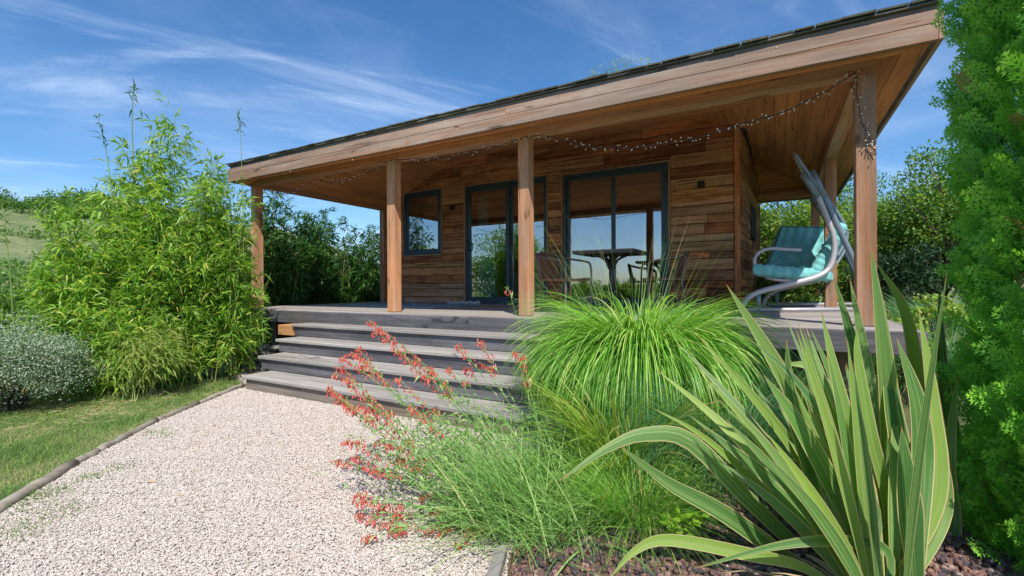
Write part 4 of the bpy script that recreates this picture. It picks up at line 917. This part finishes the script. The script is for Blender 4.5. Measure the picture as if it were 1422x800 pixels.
# wild growth left and behind
wild = [((-1.6, -2.2), (1.1, 1.1, .42), 'light green bush behind the bamboo clumps at the left'), ((-3.6, -3.6), (1.5, 1.4, .42), 'round green bush on the slope behind the silver shrub'), ((-7, -5.2), (2, 2, .45), 'dark green bush further up the slope at the left'), ((-5.2, -1.2), (1.3, 1.2, .5), 'tall loose bush beyond the bamboo'), ((-12, -6), (2.6, 2.4, .6), 'large bush halfway up the left slope')]
for i, (c, r_, l_) in enumerate(wild): bush('wild_bush', l_, 'bush', c, r_, 9000, (L_treelight, L_treelight, L_tree, L_tree, L_tree)[i], (.05, .10), .45, 70, hollow=.4)
# woods on the skyline: crowns that read as one dark mass
def ridge_wood(x0, x1, ntree, label):
    prts = []
    for i in range(ntree):
        px = rng.uniform(x0, x1); z = rng.uniform(85, 150); d = ray(px, 300); u, v = CU+d.x*z, CV+d.y*z; gz = float(H(u, v)); sz = rng.uniform(1.2, 2.6); n = 420
        cl = rng.normal(size=(12, 3))*np.array([.6, .6, .25])*sz+np.array([u, v, gz+sz*.5]); q = cl[rng.integers(0, 12, n)]+rng.normal(size=(n, 3))*sz*.2
        prts.append(quadleaves(q, rng.normal(size=(n, 3)), np.full(n, sz*.22), np.full(n, sz*.14), np.clip(rng.random(n)*.5+rng.random()*.4, 0, 1)))
    o = fobj('ridge_woodland', joinf(*prts), L_tree); tag(o, label, 'woodland', kind='stuff')
ridge_wood(-60, 170, 80, 'dark scrubby woodland along the ridge left of the bamboo')
ridge_wood(1190, 1350, 40, 'dark scrubby woodland along the ridge right of the cabin')
# grass on the lawn left of the logs
lawn = [(1.93, -1.30), (2.36, -2.00), (2.66, -2.46), (3.12, -2.97), (3.27, -3.14), (3.74, -3.58), (3.9, -4.0), (2.6, -4.9), (.4, -4.6), (-.6, -3.2), (.2, -2.2), (1.2, -1.1)]
a, b = scatter(lawn, 150000, lambda a, b: inview(a, b, .9)); n = len(a)
pat = np.sin(a*7.1+b*3.3)+np.sin(a*3.7-b*8.9+1)+.8*np.sin(a*17+b*13)
base = np.stack([a, b, H(a, b)-.008], 1); L = rng.uniform(.02, .05, n)*(1+.25*np.clip(pat, -1, 1))
r_ = np.clip(rng.random(n)*.7+.18-.13*pat+.25*sstep(-2.6, -1.9, b)*sstep(1.0, 1.6, a)*0, 0, 1)
o = fobj('lawn_grass', blades(base, rng.uniform(0, 6.28, n), rng.uniform(.2, .9, n), L, rng.uniform(.002, .0045, n), rng.uniform(.3, 1.2, n), 2, rnd=r_), L_lawn); tag(o, 'short sunlit lawn grass with drier patches left of the logs', 'grass', kind='stuff')
tuf = []
for (x, y, s, m) in ((40, 700, .11, 420), (20, 740, .10, 300), (85, 712, .06, 120), (160, 655, .05, 110), (215, 603, .05, 90), (225, 607, .05, 70), (60, 690, .05, 140), (118, 668, .03, 70)):
    p = on(x, y, 2, 0); q = rng.normal(size=(m, 2))*s; bb = np.stack([p.x+q[:, 0], p.y+q[:, 1], np.full(m, .005)], 1); tuf.append(blades(bb, rng.uniform(0, 6.28, m), rng.uniform(.2, 1.1, m), rng.uniform(.02, .05, m), rng.uniform(.002, .005, m), rng.uniform(.3, 1.2, m), 3, rnd=rng.random(m)*.6))
o = fobj('gravel_weeds', joinf(*tuf), L_lawn); tag(o, 'small green weeds creeping from the logs into the gravel', 'weeds', kind='stuff')
sa, sb = scatter([(1.9, -1.35), (2.4, -2.1), (2.3, -2.9), (1.7, -3.2), (.9, -2.5), (1.2, -1.4)], 1500); m = len(sa)
o = fobj('dry_straw', quadleaves(np.stack([sa, sb, H(sa, sb)+rng.uniform(.004, .03, m)], 1), np.stack([rng.normal(size=m), rng.normal(size=m), rng.normal(size=m)*.12], 1), rng.uniform(.03, .13, m), rng.uniform(.002, .004, m)), L_straw); tag(o, 'dry fallen bamboo leaves and straw scattered before the bamboo', 'straw', kind='stuff')

# ------------------------------------------------------------------ plants, right of the steps
gq = on(875, 592, 2, .1)
tuft('ornamental_grass', 'large arching bright green ornamental grass tussock in front of the deck', 'ornamental grass', (gq.x+.04, gq.y+.14), 5200, (1.02, 1.46), (.010, .018), .02, 3.35, L_grass, .13, 10, twist=.6)
tuft('ornamental_grass', 'loose pale flower stalks standing above the big tussock', 'ornamental grass', (gq.x-.02, gq.y+.16), 110, (1.3, 1.75), (.0025, .004), .30, .45, L_pen, .12, 7)
g2 = on(868, 650, 2, .12)
tuft('broad_grass', 'yellow green broad bladed tuft in front of the big tussock', 'grass tuft', (g2.x, g2.y), 620, (.40, .75), (.008, .015), .7, 1.3, L_grass2, .14, 7)
g3 = on(985, 660, 2, .14)
tuft('feather_grass', 'blue green mound of fine feather grass behind the flax', 'feather grass', (g3.x+.05, g3.y+.25), 5200, (.45, .80), (.0016, .003), .75, 1.7, L_blue, .22, 8, twist=.8)
g4 = on(880, 715, 2, .12)
tuft('feather_grass', 'sunlit light green fine grass at the edge of the lava pebbles', 'feather grass', (g4.x, g4.y+.08), 1900, (.25, .50), (.0016, .0032), .8, 1.3, L_grass, .13, 7, twist=.8)
g5 = on(790, 640, 2, .1)
tuft('feather_grass', 'fine dark green grass between the red flowers and the bright tussock', 'feather grass', (g5.x, g5.y+.1), 1600, (.25, .46), (.0016, .0032), .7, 1.2, L_blue, .14, 7, twist=.8)
g6 = on(1055, 560, 2, .2)
tuft('feather_grass', 'fine green grass under the deck edge right of the big tussock', 'feather grass', (g6.x, g6.y), 2000, (.3, .62), (.0018, .0035), .7, 1.2, L_grass, .22, 7, twist=.8)
g7 = on(1000, 520, 2, .15)
tuft('feather_grass', 'shaded fine grass against the dark deck edge', 'feather grass', (g7.x-.05, g7.y), 1300, (.25, .50), (.002, .0035), .7, 1.2, L_blue, .2, 6, twist=.8)
# red-flowered plant
pb = on(735, 712, 2, .06)
pen = empty('red_flower_plant', (pb.x, pb.y, .03), 'sprawling plant with coral red tubular flowers arching over the gravel', 'flowering plant')
fb = bmesh.new(); segs = [(0, .0018), (.006, .0030), (.016, .0036), (.024, .0052), (.027, .0060)]; rings = []
for z_, r_ in segs: rings.append([fb.verts.new((r_*math.cos(k*1.257), r_*math.sin(k*1.257), z_)) for k in range(5)])
for i in range(len(rings)-1):
    for k in range(5): fb.faces.new([rings[i][k], rings[i][(k+1) % 5], rings[i+1][(k+1) % 5], rings[i+1][k]])
FV = np.array([tuple(v_.co) for v_ in fb.verts]); fb.verts.index_update(); FQ = np.array([[v_.index for v_ in f.verts] for f in fb.faces]); fb.free()
def flowers(pos, dr, sc):
    Vs, Qs, Rs = [], [], []
    for i, (p, d, s) in enumerate(zip(pos, dr, sc)):
        m_ = np.array(Vector(d).to_track_quat('Z', 'Y').to_matrix()); Vs.append((FV*s)@m_.T+p); Qs.append(FQ+i*len(FV)); Rs.append(np.full(len(FV), rng.random()))
    return np.concatenate(Vs), np.concatenate(Qs), np.concatenate(Rs)
tips = [((507, 443), 2.55, .62), ((515, 452), 2.5, .6), ((478, 485), 2.45, .5), ((454, 513), 2.4, .5), ((470, 520), 2.35, .5), ((653, 469), 2.65, .45), ((692, 400), 2.45, .22), ((567, 494), 2.5, .35), ((585, 507), 2.45, .3), ((610, 507), 2.55, .3), ((625, 476), 2.6, .4), ((701, 485), 2.65, .35),
        ((483, 560), 2.3, .5), ((480, 605), 2.2, .5), ((518, 735), 2.0, .4), ((534, 764), 1.95, .4), ((600, 745), 1.95, .35), ((495, 640), 2.15, .5), ((500, 690), 2.1, .5), ((540, 520), 2.4, .5), ((560, 560), 2.3, .5), ((590, 700), 2.05, .45), ((640, 760), 1.95, .3), ((505, 560), 2.35, .5), ((530, 610), 2.2, .5)]
more = [((tx+random.gauss(0, 26), ty+random.uniform(5, 70)), tzz+random.gauss(0, .08), ff*random.uniform(.6, 1)) for (tx, ty), tzz, ff in tips for _ in range(2) if ty > 440]
for (tx, ty), tzz, ff in tips+more:
    tx += 16; ty += 8
    gx = min(max(tx+random.uniform(150, 235), 610), 775); gy = min(max(ty+random.uniform(150, 240), 650), 735); bp = on(gx, gy, 2, .04); tp_ = at(tx, ty, tzz)
    if tp_.z < .04: tp_.z = .05
    dv = tp_-bp; m1 = bp+dv*.35+Vector((0, 0, .02+.02*dv.length)); m2 = bp+dv*.72+Vector((0, 0, .02)); P_ = catmull([bp, m1, m2, tp_, tp_+(tp_-m2)*.10+Vector((0, 0, -.012))], 24)
    V, Fc = tubedata(P_, [.0020*(1-.6*i/24) for i in range(25)], 4, False); st2 = fobj('flower_stem', (np.array([tuple(v_) for v_ in V]), np.array(Fc), np.full(len(V), random.random()*.8)), L_pen, pen)
    L_ = sum((P_[i+1]-P_[i]).length for i in range(24)); nf = int(14+66*ff*L_*1.6) if ty != 408 else 9; pos, dr, sc, bpz, bdz = [], [], [], [], []
    for i in range(nf):
        t = 1-ff+ff*.98*(i/nf); k = min(int(t*24), 23); p = P_[k].lerp(P_[k+1], t*24-k); o_ = Vector((random.gauss(0, 1), random.gauss(0, 1), random.gauss(-.1, .5))).normalized()*random.uniform(.008, .026)
        late = t > .88
        if late: bpz.append(p+o_*.6); bdz.append((random.gauss(0, .4), random.gauss(0, .4), -1))
        elif random.random() < .8: pos.append(np.array(p+o_)); dr.append((random.gauss(0, .35)-.1, random.gauss(0, .35), -1)); sc.append(random.uniform(.5, .85))
        else: bpz.append(p+o_); bdz.append((random.gauss(0, .5), random.gauss(0, .5), .6))
    if pos: fobj('flowers', flowers(pos, dr, sc), L_red, st2)['kind'] = 'stuff'
    if bpz: bpz = np.array([tuple(q) for q in bpz]); fobj('buds', leaves(bpz, np.array(bdz), np.full(len(bpz), .012), np.full(len(bpz), .005)), L_bud, st2)['kind'] = 'stuff'
    m = int(36*L_); k = rng.uniform(0, 1-ff*.6, m); pp = np.array([tuple(P_[int(x*23)]) for x in k]); dd_ = rng.normal(size=(m, 3))*.6+np.array(dv.normalized()); LL = rng.uniform(.03, .06, m)
    fobj('stem_leaves', leaves(pp, dd_, LL, LL*.15), L_pen, st2)['kind'] = 'stuff'
n = 2600; q = rng.normal(size=(n, 2)); az = math.atan2(-.30, -.95)+rng.normal(size=n)*1.15
bb = np.stack([pb.x+q[:, 0]*.13, pb.y+q[:, 1]*.13+.05, np.full(n, .03)], 1)
fobj('basal_leaves', blades(bb, az, rng.uniform(.4, 1.35, n), rng.uniform(.16, .52, n), rng.uniform(.0035, .008, n), rng.uniform(.2, .9, n), 6, twist=1.0), L_pen, pen)['kind'] = 'stuff'
n = 1500; az = rng.uniform(0, 6.28, n); c_ = np.array(on(640, 640, 2, .1)); 
fobj('leafy_mass', leaves(np.stack([c_[0]+rng.normal(size=n)*.22, c_[1]+rng.normal(size=n)*.2, rng.uniform(.03, .30, n)], 1), rng.normal(size=(n, 3))+np.array([-.6, -.2, .7]), rng.uniform(.05, .10, n), rng.uniform(.006, .012, n)), L_pen, pen)['kind'] = 'stuff'
# small plants in the pebbles
wp = on(950, 735, 2, .15)
bush('seedling', 'small bright lime leafed seedling behind the low flax leaf', 'seedling', (wp.x, wp.y), (.06, .06, .11), 90, leafmat('lime_leaf', [(0, (.14, .34, .02)), (1, (.34, .52, .05))], .45), (.028, .045), .7, 12, hollow=.2)
wp = on(768, 688, 2, .1)
tuft('rosette_weed', 'leafy green rosette weed at the corner of the lava pebbles', 'weed', (wp.x, wp.y), 46, (.09, .19), (.012, .022), .8, .6, L_pen, .02, 5, twist=.3)
wp = on(880, 770, 2, .1); m = 260
sa, sb = wp.x+rng.normal(size=m)*.28, wp.y+rng.normal(size=m)*.22
o = fobj('bed_straw', quadleaves(np.stack([sa, sb, H(sa, sb)+rng.uniform(.012, .03, m)], 1), np.stack([rng.normal(size=m), rng.normal(size=m), rng.normal(size=m)*.1], 1), rng.uniform(.02, .09, m), rng.uniform(.0012, .0025, m)), L_straw); tag(o, 'thin dry straw bits on the lava pebbles', 'straw', kind='stuff')

# ------------------------------------------------------------------ variegated flax
fx = NT('flax_leaf'); ac = fx.add('ShaderNodeAttribute', attribute_name='across').outputs['Fac']; al = fx.add('ShaderNodeAttribute', attribute_name='along').outputs['Fac']; oi = fx.add('ShaderNodeObjectInfo').outputs['Random']
ab = fx.math('ABSOLUTE', ac); cmb = fx.add('ShaderNodeCombineXYZ'); fx.c(fx.math('MULTIPLY', ac, 9.), cmb.inputs[0]); fx.c(fx.math('MULTIPLY', al, .9), cmb.inputs[1]); fx.c(fx.math('MULTIPLY', oi, 50.), cmb.inputs[2])
sn = fx.noise(cmb.outputs[0], 1.0, 4, .6); gcol = fx.ramp(oi, [(0, (.06, .17, .05)), (.3, (.13, .28, .06)), (.55, (.30, .44, .07)), (.75, (.09, .22, .085)), (1, (.17, .31, .08))])
c = fx.mixc(fx.maprange(sn, .52, .60, 0, .75), gcol, (.36, .44, .16)); c = fx.mixc(fx.maprange(ab, .85, .93), c, (.60, .58, .29)); c = fx.mixc(fx.maprange(ab, .962, .985), c, (.42, .16, .06)); c = fx.mixc(fx.maprange(al, .955, .99), c, (.42, .22, .10))
c = fx.mixc(fx.maprange(fx.noise(cmb.outputs[0], 6, 3), .55, .8, 0, .3), c, (.06, .10, .04))
fx.c(c, fx.b.inputs['Base Color']); fx.b.inputs['Roughness'].default_value = .5; fx.b.inputs['Specular IOR Level'].default_value = .35
tl = fx.add('ShaderNodeBsdfTranslucent'); fx.c(fx.mixc(1.0, c, (1.7, 1.6, .5), 'MULTIPLY'), tl.inputs[0]); mx = fx.add('ShaderNodeMixShader'); mx.inputs[0].default_value = .34; fx.c(fx.b.outputs[0], mx.inputs[1]); fx.c(tl.outputs[0], mx.inputs[2]); fx.c(mx.outputs[0], fx.out.inputs[0])
fx.bump(fx.noise(cmb.outputs[0], 3.5, 3), .35, .003)
fb_ = at(1242, 850, 1.40); flax = empty('flax', (fb_.x, fb_.y, float(H(fb_.x, fb_.y))), 'big variegated flax with sword leaves striped green and cream at the right front', 'flax plant')
def sword(pts, width, facing=None, fold=.28, n=22, tipw=.02):
    P_ = catmull(pts, n); V = []; A_, B_ = [], []; Fc = []; prev = None
    for i, p in enumerate(P_):
        t = i/n; d = (P_[min(i+1, n)]-P_[max(i-1, 0)]).normalized(); f = Vector(facing) if facing else Vector((st, -ct, .35))
        s_ = d.cross(f).normalized()
        if prev and s_.dot(prev) < 0: s_ = -s_
        if prev: s_ = (s_*.5+prev*.5).normalized()
        prev = s_; nr = s_.cross(d).normalized()
        w_ = width*(.42+.58*min(1, t*2.6))*(1-max(0, (t-.42)/.58)**1.7)+.0004
        fo = fold*(1.6-t)
        for j, a_ in enumerate((-1, -.9, -.45, 0, .45, .9, 1)):
            V.append(p+s_*(a_*w_*.5*math.cos(fo))+nr*(-(1-abs(a_))*w_*.5*math.sin(fo))); A_.append(a_); B_.append(t)
    for i in range(n):
        for j in range(6): Fc.append([i*7+j, i*7+j+1, (i+1)*7+j+1, (i+1)*7+j])
    o0 = P_[0]; me = mesh([v_-o0 for v_ in V], Fc, smooth=True)
    for nm, val in (('across', A_), ('along', B_)): a_ = me.attributes.new(nm, 'FLOAT', 'POINT'); a_.data.foreach_set('value', val)
    return link('leaf', me, fx.m, flax, rel(o0, flax))
bz = float(H(fb_.x, fb_.y))
def hero(pts, width, facing=None, fold=.28):
    """pts: (x, y, z) from base to tip"""
    P_ = [at(*p) for p in pts]; b0 = Vector((fb_.x+random.gauss(0, .05), fb_.y+random.gauss(0, .05), bz)); sword([b0]+P_, width, facing, fold)
hero([(1245, 690, 1.72), (1232, 520, 1.68), (1209, 338, 1.66)], .102, fold=.35)
hero([(1225, 700, 1.9), (1205, 520, 1.95), (1180, 385, 2.0)], .085)
hero([(1282, 640, 2.0), (1262, 450, 2.05), (1216, 362, 2.1)], .080)
hero([(1215, 650, 2.0), (1190, 500, 2.05), (1156, 378, 2.1)], .085)
hero([(1150, 640, 1.75), (1075, 500, 1.75), (1008, 394, 1.72)], .080)
hero([(1170, 720, 1.75), (1070, 580, 1.78), (966, 462, 1.8)], .055)
hero([(1190, 690, 1.95), (1160, 570, 2.0), (1128, 512, 2.05), (1085, 505, 2.1)], .075)
hero([(1282, 660, 1.5), (1275, 560, 1.52), (1245, 468, 1.55)], .078, fold=.2)
hero([(1268, 740, 1.32), (1260, 670, 1.30), (1252, 592, 1.30)], .085, fold=.15)
hero([(1312, 720, 1.6), (1303, 610, 1.62), (1284, 490, 1.64)], .050)
hero([(1325, 660, 1.95), (1310, 520, 2.0), (1304, 385, 2.05)], .070)
hero([(1150, 800, 1.72), (1045, 700, 1.66), (960, 614, 1.6), (900, 603, 1.56), (848, 620, 1.52), (775, 669, 1.46)], .062, fold=.15)
hero([(1130, 800, 1.62), (1010, 716, 1.55), (930, 672, 1.5), (858, 617, 1.46)], .060, fold=.2)
hero([(1130, 795, 1.5), (1040, 770, 1.45), (930, 750, 1.42), (882, 765, 1.40), (845, 805, 1.38)], .040, fold=.15)
hero([(1235, 770, 1.45), (1165, 752, 1.42), (1080, 758, 1.40), (962, 790, 1.38)], .036, fold=.2)
hero([(1170, 790, 1.7), (1060, 680, 1.72), (975, 605, 1.74), (905, 566, 1.76)], .032)
hero([(1180, 780, 1.6), (1130, 720, 1.58), (1050, 650, 1.56), (972, 590, 1.55)], .070)
hero([(1160, 750, 1.58), (1125, 640, 1.55), (1100, 560, 1.53), (1092, 470, 1.52)], .080)
hero([(1185, 740, 1.85), (1150, 610, 1.9), (1112, 490, 1.95)], .060)
hero([(1215, 750, 1.65), (1190, 640, 1.64), (1150, 560, 1.64), (1115, 455, 1.64)], .052)
hero([(1220, 720, 1.5), (1150, 590, 1.5), (1098, 520, 1.5), (1040, 470, 1.5)], .030)
hero([(1235, 720, 1.6), (1210, 600, 1.6), (1192, 500, 1.62), (1190, 455, 1.64)], .050)
hero([(1230, 740, 1.75), (1170, 560, 1.8), (1125, 455, 1.85)], .055)
hero([(1320, 760, 1.7), (1318, 640, 1.72), (1330, 520, 1.75)], .070)
hero([(1262, 700, 1.6), (1240, 560, 1.68), (1226, 440, 1.75)], .088)
hero([(1208, 700, 1.55), (1170, 560, 1.6), (1140, 430, 1.66)], .070)
hero([(1300, 700, 1.5), (1296, 560, 1.55), (1276, 430, 1.6)], .066)
hero([(1170, 700, 1.5), (1110, 590, 1.5), (1060, 520, 1.52)], .070)
for i in range(46):
    an = random.uniform(math.pi*.45, math.pi*1.15) if i % 3 else random.uniform(0, 2*math.pi); le = random.uniform(.03, .75); L = random.uniform(.65, 1.2)*(1.1-.3*le); dx, dy = math.cos(an+TH), math.sin(an+TH)
    p0 = Vector((fb_.x+dx*.05, fb_.y+dy*.05, bz)); pts = [p0]
    for t in (.35, .7, 1.0): e = math.pi/2-le*(.55+.75*t); pts.append(pts[-1]+Vector((dx*math.cos(e), dy*math.cos(e), math.sin(e)))*L*.34)
    zt_ = camdist(pts[-1].x, pts[-1].y); xt_ = 711+F*((pts[-1].x-CU)*ct+(pts[-1].y-CV)*st)/max(zt_, .1)
    yt_ = CY-F*(pts[-1].z-CO.z)/max(zt_, .1)
    if zt_ < 1.1 or xt_ > 1318 or xt_ < 900 or (yt_ < 440 and xt_ < 1190) or yt_ < 372: continue
    sword(pts, random.uniform(.026, .050), None, random.uniform(.15, .4))

# ------------------------------------------------------------------ conifer at the right edge
def spray_proto(nb, seed):
    r = random.Random(seed); P_, D_, L_, W_2 = [], [], [], []
    def br(p, d, L, lvl, up):
        k = (5, 3, 1)[lvl]
        for i in range(k):
            q = p+d*(L*i/k); P_.append(tuple(q)); D_.append(tuple(d)); L_.append(L/k*1.25); W_2.append((.0052, .0042, .0034)[lvl])
            if lvl < 2 and i > 0:
                for s in (-1, 1):
                    sd = up.cross(d).normalized()*s; nd = (d*.72+sd*.62+Vector((0, 0, r.uniform(-.12, .12)))).normalized(); br(q, nd, L*r.uniform(.34, .5)*(1-.35*i/k), lvl+1, up)
    br(Vector((0, 0, 0)), Vector((1, 0, 0)), .125, 0, Vector((0, 0, 1)))
    return np.array(P_), np.array(D_), np.array(L_), np.array(W_2)
def conifer(name, label, u, v, height, rad, n, low=.02, mat=L_con, proto_scale=1.0):
    gz = float(H(u, v)); root = empty(name, (u, v, gz), label, 'conifer')
    protos = [spray_proto(5, k) for k in range(3)]; datas = []
    for k in range(3):
        m = n//3; Pp, Dp, Lp, Wp = protos[k]; h = rng.random(m)**1.1*height*.97+low; a_ = math.atan2(CV-v, CU-u)+rng.uniform(-2.1, 2.1, m)
        bump_ = 1+.05*np.sin(a_*5+h*4)+.05*np.sin(a_*9-h*9)+.05*np.sin(h*17+a_*3)+.10*np.clip(rng.normal(size=m)-1.6, 0, 1.5); R_ = rad*np.minimum(1, (height-h)/height*2.2+.05)**.7*bump_
        nP = 400; pa = math.atan2(CV-v, CU-u)+rng.uniform(-2.1, 2.1, nP); ph = rng.random(nP)**1.1*height*.97+low; pl = rng.integers(0, nP, m); dz = rng.normal(size=m)*.075
        a_ = pa[pl]+rng.normal(size=m)*.075; h = ph[pl]+dz; R_ = rad*np.minimum(1, np.maximum(height-h, 0)/height*2.2+.05)**.7*(1+.06*np.sin(pa[pl]*5+ph[pl]*4)+.06*np.sin(ph[pl]*17))
        q = (1.03-.16*rng.random(m)-np.abs(dz)*.8+.05*rng.normal(size=nP)[pl]); pos = np.stack([u+np.cos(a_)*R_*q, v+np.sin(a_)*R_*q, gz+h], 1)
        out = np.stack([np.cos(a_), np.sin(a_), rng.uniform(1.0, 2.8, m)], 1)+rng.normal(size=(m, 3))*.3; out /= np.linalg.norm(out, axis=1, keepdims=True)
        tang = np.cross(out, rng.normal(size=(m, 3))+np.stack([-np.sin(a_), np.cos(a_), np.zeros(m)], 1)*0); tang /= np.linalg.norm(tang, axis=1, keepdims=True); nn2 = np.cross(out, tang)
        Rm = np.stack([out, tang, nn2], 2); sc = rng.uniform(.7, 1.15, m)*proto_scale
        PP = np.einsum('mij,kj->mki', Rm, Pp)*sc[:, None, None]+pos[:, None]; DD = np.einsum('mij,kj->mki', Rm, Dp)
        kk = len(Pp); rn = np.clip(np.repeat(rng.random(m)*.38, kk)+rng.random(m*kk)*.12+np.tile(np.clip(Pp[:, 0]/.125, 0, 1)*.42, m), 0, .96); rn = np.where(np.repeat(rng.random(m) < .012, kk), 1., rn)
        nr = np.repeat(nn2, kk, axis=0); datas.append(quadleaves(PP.reshape(-1, 3), DD.reshape(-1, 3), np.tile(Lp, m)*np.repeat(sc, kk), np.tile(Wp, m)*np.repeat(sc, kk)*1.75, rn, nr))
    fobj('foliage', joinf(*datas), mat, root)['kind'] = 'stuff'
    tube('trunk', [(u, v, gz-.05), (u, v, gz+height*.5), (u, v, gz+height*.95)], [.05, .035, .01], M_bark('z'), root, 8)
    return root
cq = at(1618, 500, 1.50)
conifer('conifer', 'dense bright green columnar conifer filling the right edge of the view', cq.x, cq.y, 3.4, 0.42, 8200, low=-.12)

# ------------------------------------------------------------------ growth behind and to the right
def bat(px, z, top, r_, n, mat, label, leaf=(.05, .10), lw=.45, name='background_bush', cat='bush', cl=80, rz=None, trunk=0):
    p = at(px, 400, z); gz = float(H(p.x, p.y)); tz_ = CO.z+(396-top)*z/F; rz = (tz_-gz)/2*.92 if rz is None else rz
    return bush(name, label, cat, (p.x, p.y), (r_, r_, rz), n, mat, leaf, lw, cl, hollow=.35, zc=tz_-rz, trunk=trunk)
bat(1062, 10.5, 262, 1.2, 15000, L_tree, 'leafy green tree beyond the porch beside the side wall', name='background_tree', cat='tree')
bat(1120, 10.0, 266, 1.1, 14000, L_treelight, 'light green tree beyond the porch behind the swing seat', name='background_tree', cat='tree')
bat(1172, 11.0, 236, 1.0, 9000, L_tree, 'slender tree between the two right hand porch posts', name='background_tree', cat='tree')
bat(1105, 8.2, 352, 1.2, 9000, L_tree, 'low dark bush behind the swing seat')
bat(1240, 8.6, 286, .8, 12000, L_treelight, 'small light green tree just right of the front right post', name='background_tree', cat='tree')
bat(1292, 7.6, 252, 1.0, 16000, L_treelight, 'spreading green tree between the right post and the conifer', (.04, .08), name='background_tree', cat='tree')
bat(1362, 7.0, 205, 1.2, 14000, L_tree, 'tall dark tree behind the conifer', (.04, .08), name='background_tree', cat='tree')
bat(1255, 6.8, 345, .75, 9000, L_dark, 'low dark bush under the small light tree', (.04, .08))
for i, (px, z, nm) in enumerate(((1238, 4.9, 'pale tangled wild grass just beyond the right end of the deck'), (1275, 4.4, 'pale tangled wild grass beside the deck corner'), (1310, 4.2, 'pale tangled wild grass left of the conifer foot'), (1262, 5.8, 'taller wild grass below the dark bush'), (1318, 5.6, 'taller wild grass behind the conifer edge'), (1232, 6.4, 'shaded wild grass by the right post'))):
    p = at(px, 420, z); tuft('wild_grass', nm, 'wild grass', (p.x, p.y), 1500, (.35, .75), (.004, .008), .8, 1.3, (L_blue, L_pen)[i % 2], .42, 6, twist=.8)
for px, z, nm in ((1300, 4.8, 'yellow green leafy sapling in the wild grass'), (1255, 4.1, 'small lime leafed plant at the deck corner')):
    bat(px, z, 395 if z > 4.5 else 425, .22, 700, L_grass2, nm, (.03, .05), .6, 'sapling', 'sapling', 16)
# trees standing across the path, seen in the glass of the sliding doors
for (u, v, r_, h, lab) in ((-3.6, -7.4, 1.5, 3.6, 'round green tree mirrored in the left sliding door'), (-6.5, -6.5, 1.6, 3.0, 'second tree beside it mirrored in the left sliding door'), (1.0, -12, 1.6, 1.5, 'low bush mirrored in the foot of the wide sliding door'), (4.5, -13, 1.8, 1.3, 'second low bush mirrored in the wide sliding door'), (-2.5, -12.5, 1.8, 1.6, 'third low bush mirrored beside the tree in the glass'), (9, -13, 2.0, 1.6, 'rounded bush across the path mirrored at the right of the glass')):
    bush('opposite_tree', lab, 'tree', (u, v), (r_, r_, h/2), 9000, L_treelight, (.08, .15), .5, 60, hollow=.35)
# succulents on the shingles
sed = empty('roof_succulents', tuple(on(860, 84, 1, VF_+.05)), 'small green succulents sprouting from the shingle edge', 'succulents')
for x in [822+random.random()*84 for _ in range(26)]+[811, 815]:
    t = (x-811)/95; p = on(x, 95, 1, VF_+.03); p.z = G+FW+.272; hgt = .05+.13*math.sin(min(1, max(0, t))*math.pi)**.6*random.uniform(.6, 1); k = 12
    hh = rng.random(k)*hgt; fobj('sprig', leaves(np.stack([p.x+rng.normal(size=k)*.012, p.y+rng.normal(size=k)*.012, p.z-.01+hh], 1), rng.normal(size=(k, 3))+np.array([0, 0, .5]), rng.uniform(.014, .026, k), np.full(k, .009), droop=0), L_grass2, sed)

# scrub dotted over the left hillside
hs2 = []
for i in range(90):
    px = rng.uniform(-60, 240); z = 18*(5.5**rng.random()); d = ray(px, 300); u, v = CU+d.x*z, CV+d.y*z; gz = float(H(u, v)); sz = rng.uniform(.25, .8)*(1+z/60); n = 160
    q = np.array([u, v, gz])+rng.normal(size=(n, 3))*np.array([.8, .8, .3])*sz+np.array([0, 0, sz*.3]); hs2.append(quadleaves(q, rng.normal(size=(n, 3)), np.full(n, sz*.32), np.full(n, sz*.2), np.clip(rng.random(n)*.6+rng.random()*.35, 0, 1)))
o = fobj('hillside_scrub', joinf(*hs2), L_tree); tag(o, 'low scrub and tussocks scattered over the grassy left hillside', 'scrub', kind='stuff')
# dry leaves blown on to the gravel near the steps
m = 90; fa = rng.uniform(2.1, 4.6, m); fbv = rng.uniform(-3.1, -1.5, m); kk_ = inpoly(fa, fbv, gpoly); fa, fbv = fa[kk_], fbv[kk_]; m = len(fa)
o = fobj('fallen_leaves', quadleaves(np.stack([fa, fbv, np.full(m, .022)], 1), np.stack([rng.normal(size=m), rng.normal(size=m), rng.normal(size=m)*.15], 1), rng.uniform(.03, .09, m), rng.uniform(.004, .009, m)), L_straw); tag(o, 'a few dry bamboo leaves blown on to the gravel', 'fallen leaves', kind='stuff')

for i in range(9):
    an = random.uniform(math.pi*.6, math.pi*1.3); dx, dy = math.cos(an+TH), math.sin(an+TH); p0 = Vector((fb_.x+dx*.05, fb_.y+dy*.05, bz)); L = random.uniform(.25, .5)
    o = fobj('dead_leaf', blades(np.array([tuple(p0)]), np.array([an+TH]), np.array([random.uniform(.8, 1.3)]), np.array([L]), np.array([.03]), np.array([.9]), 7, rnd=np.array([random.random()]), twist=.2), L_straw, flax)
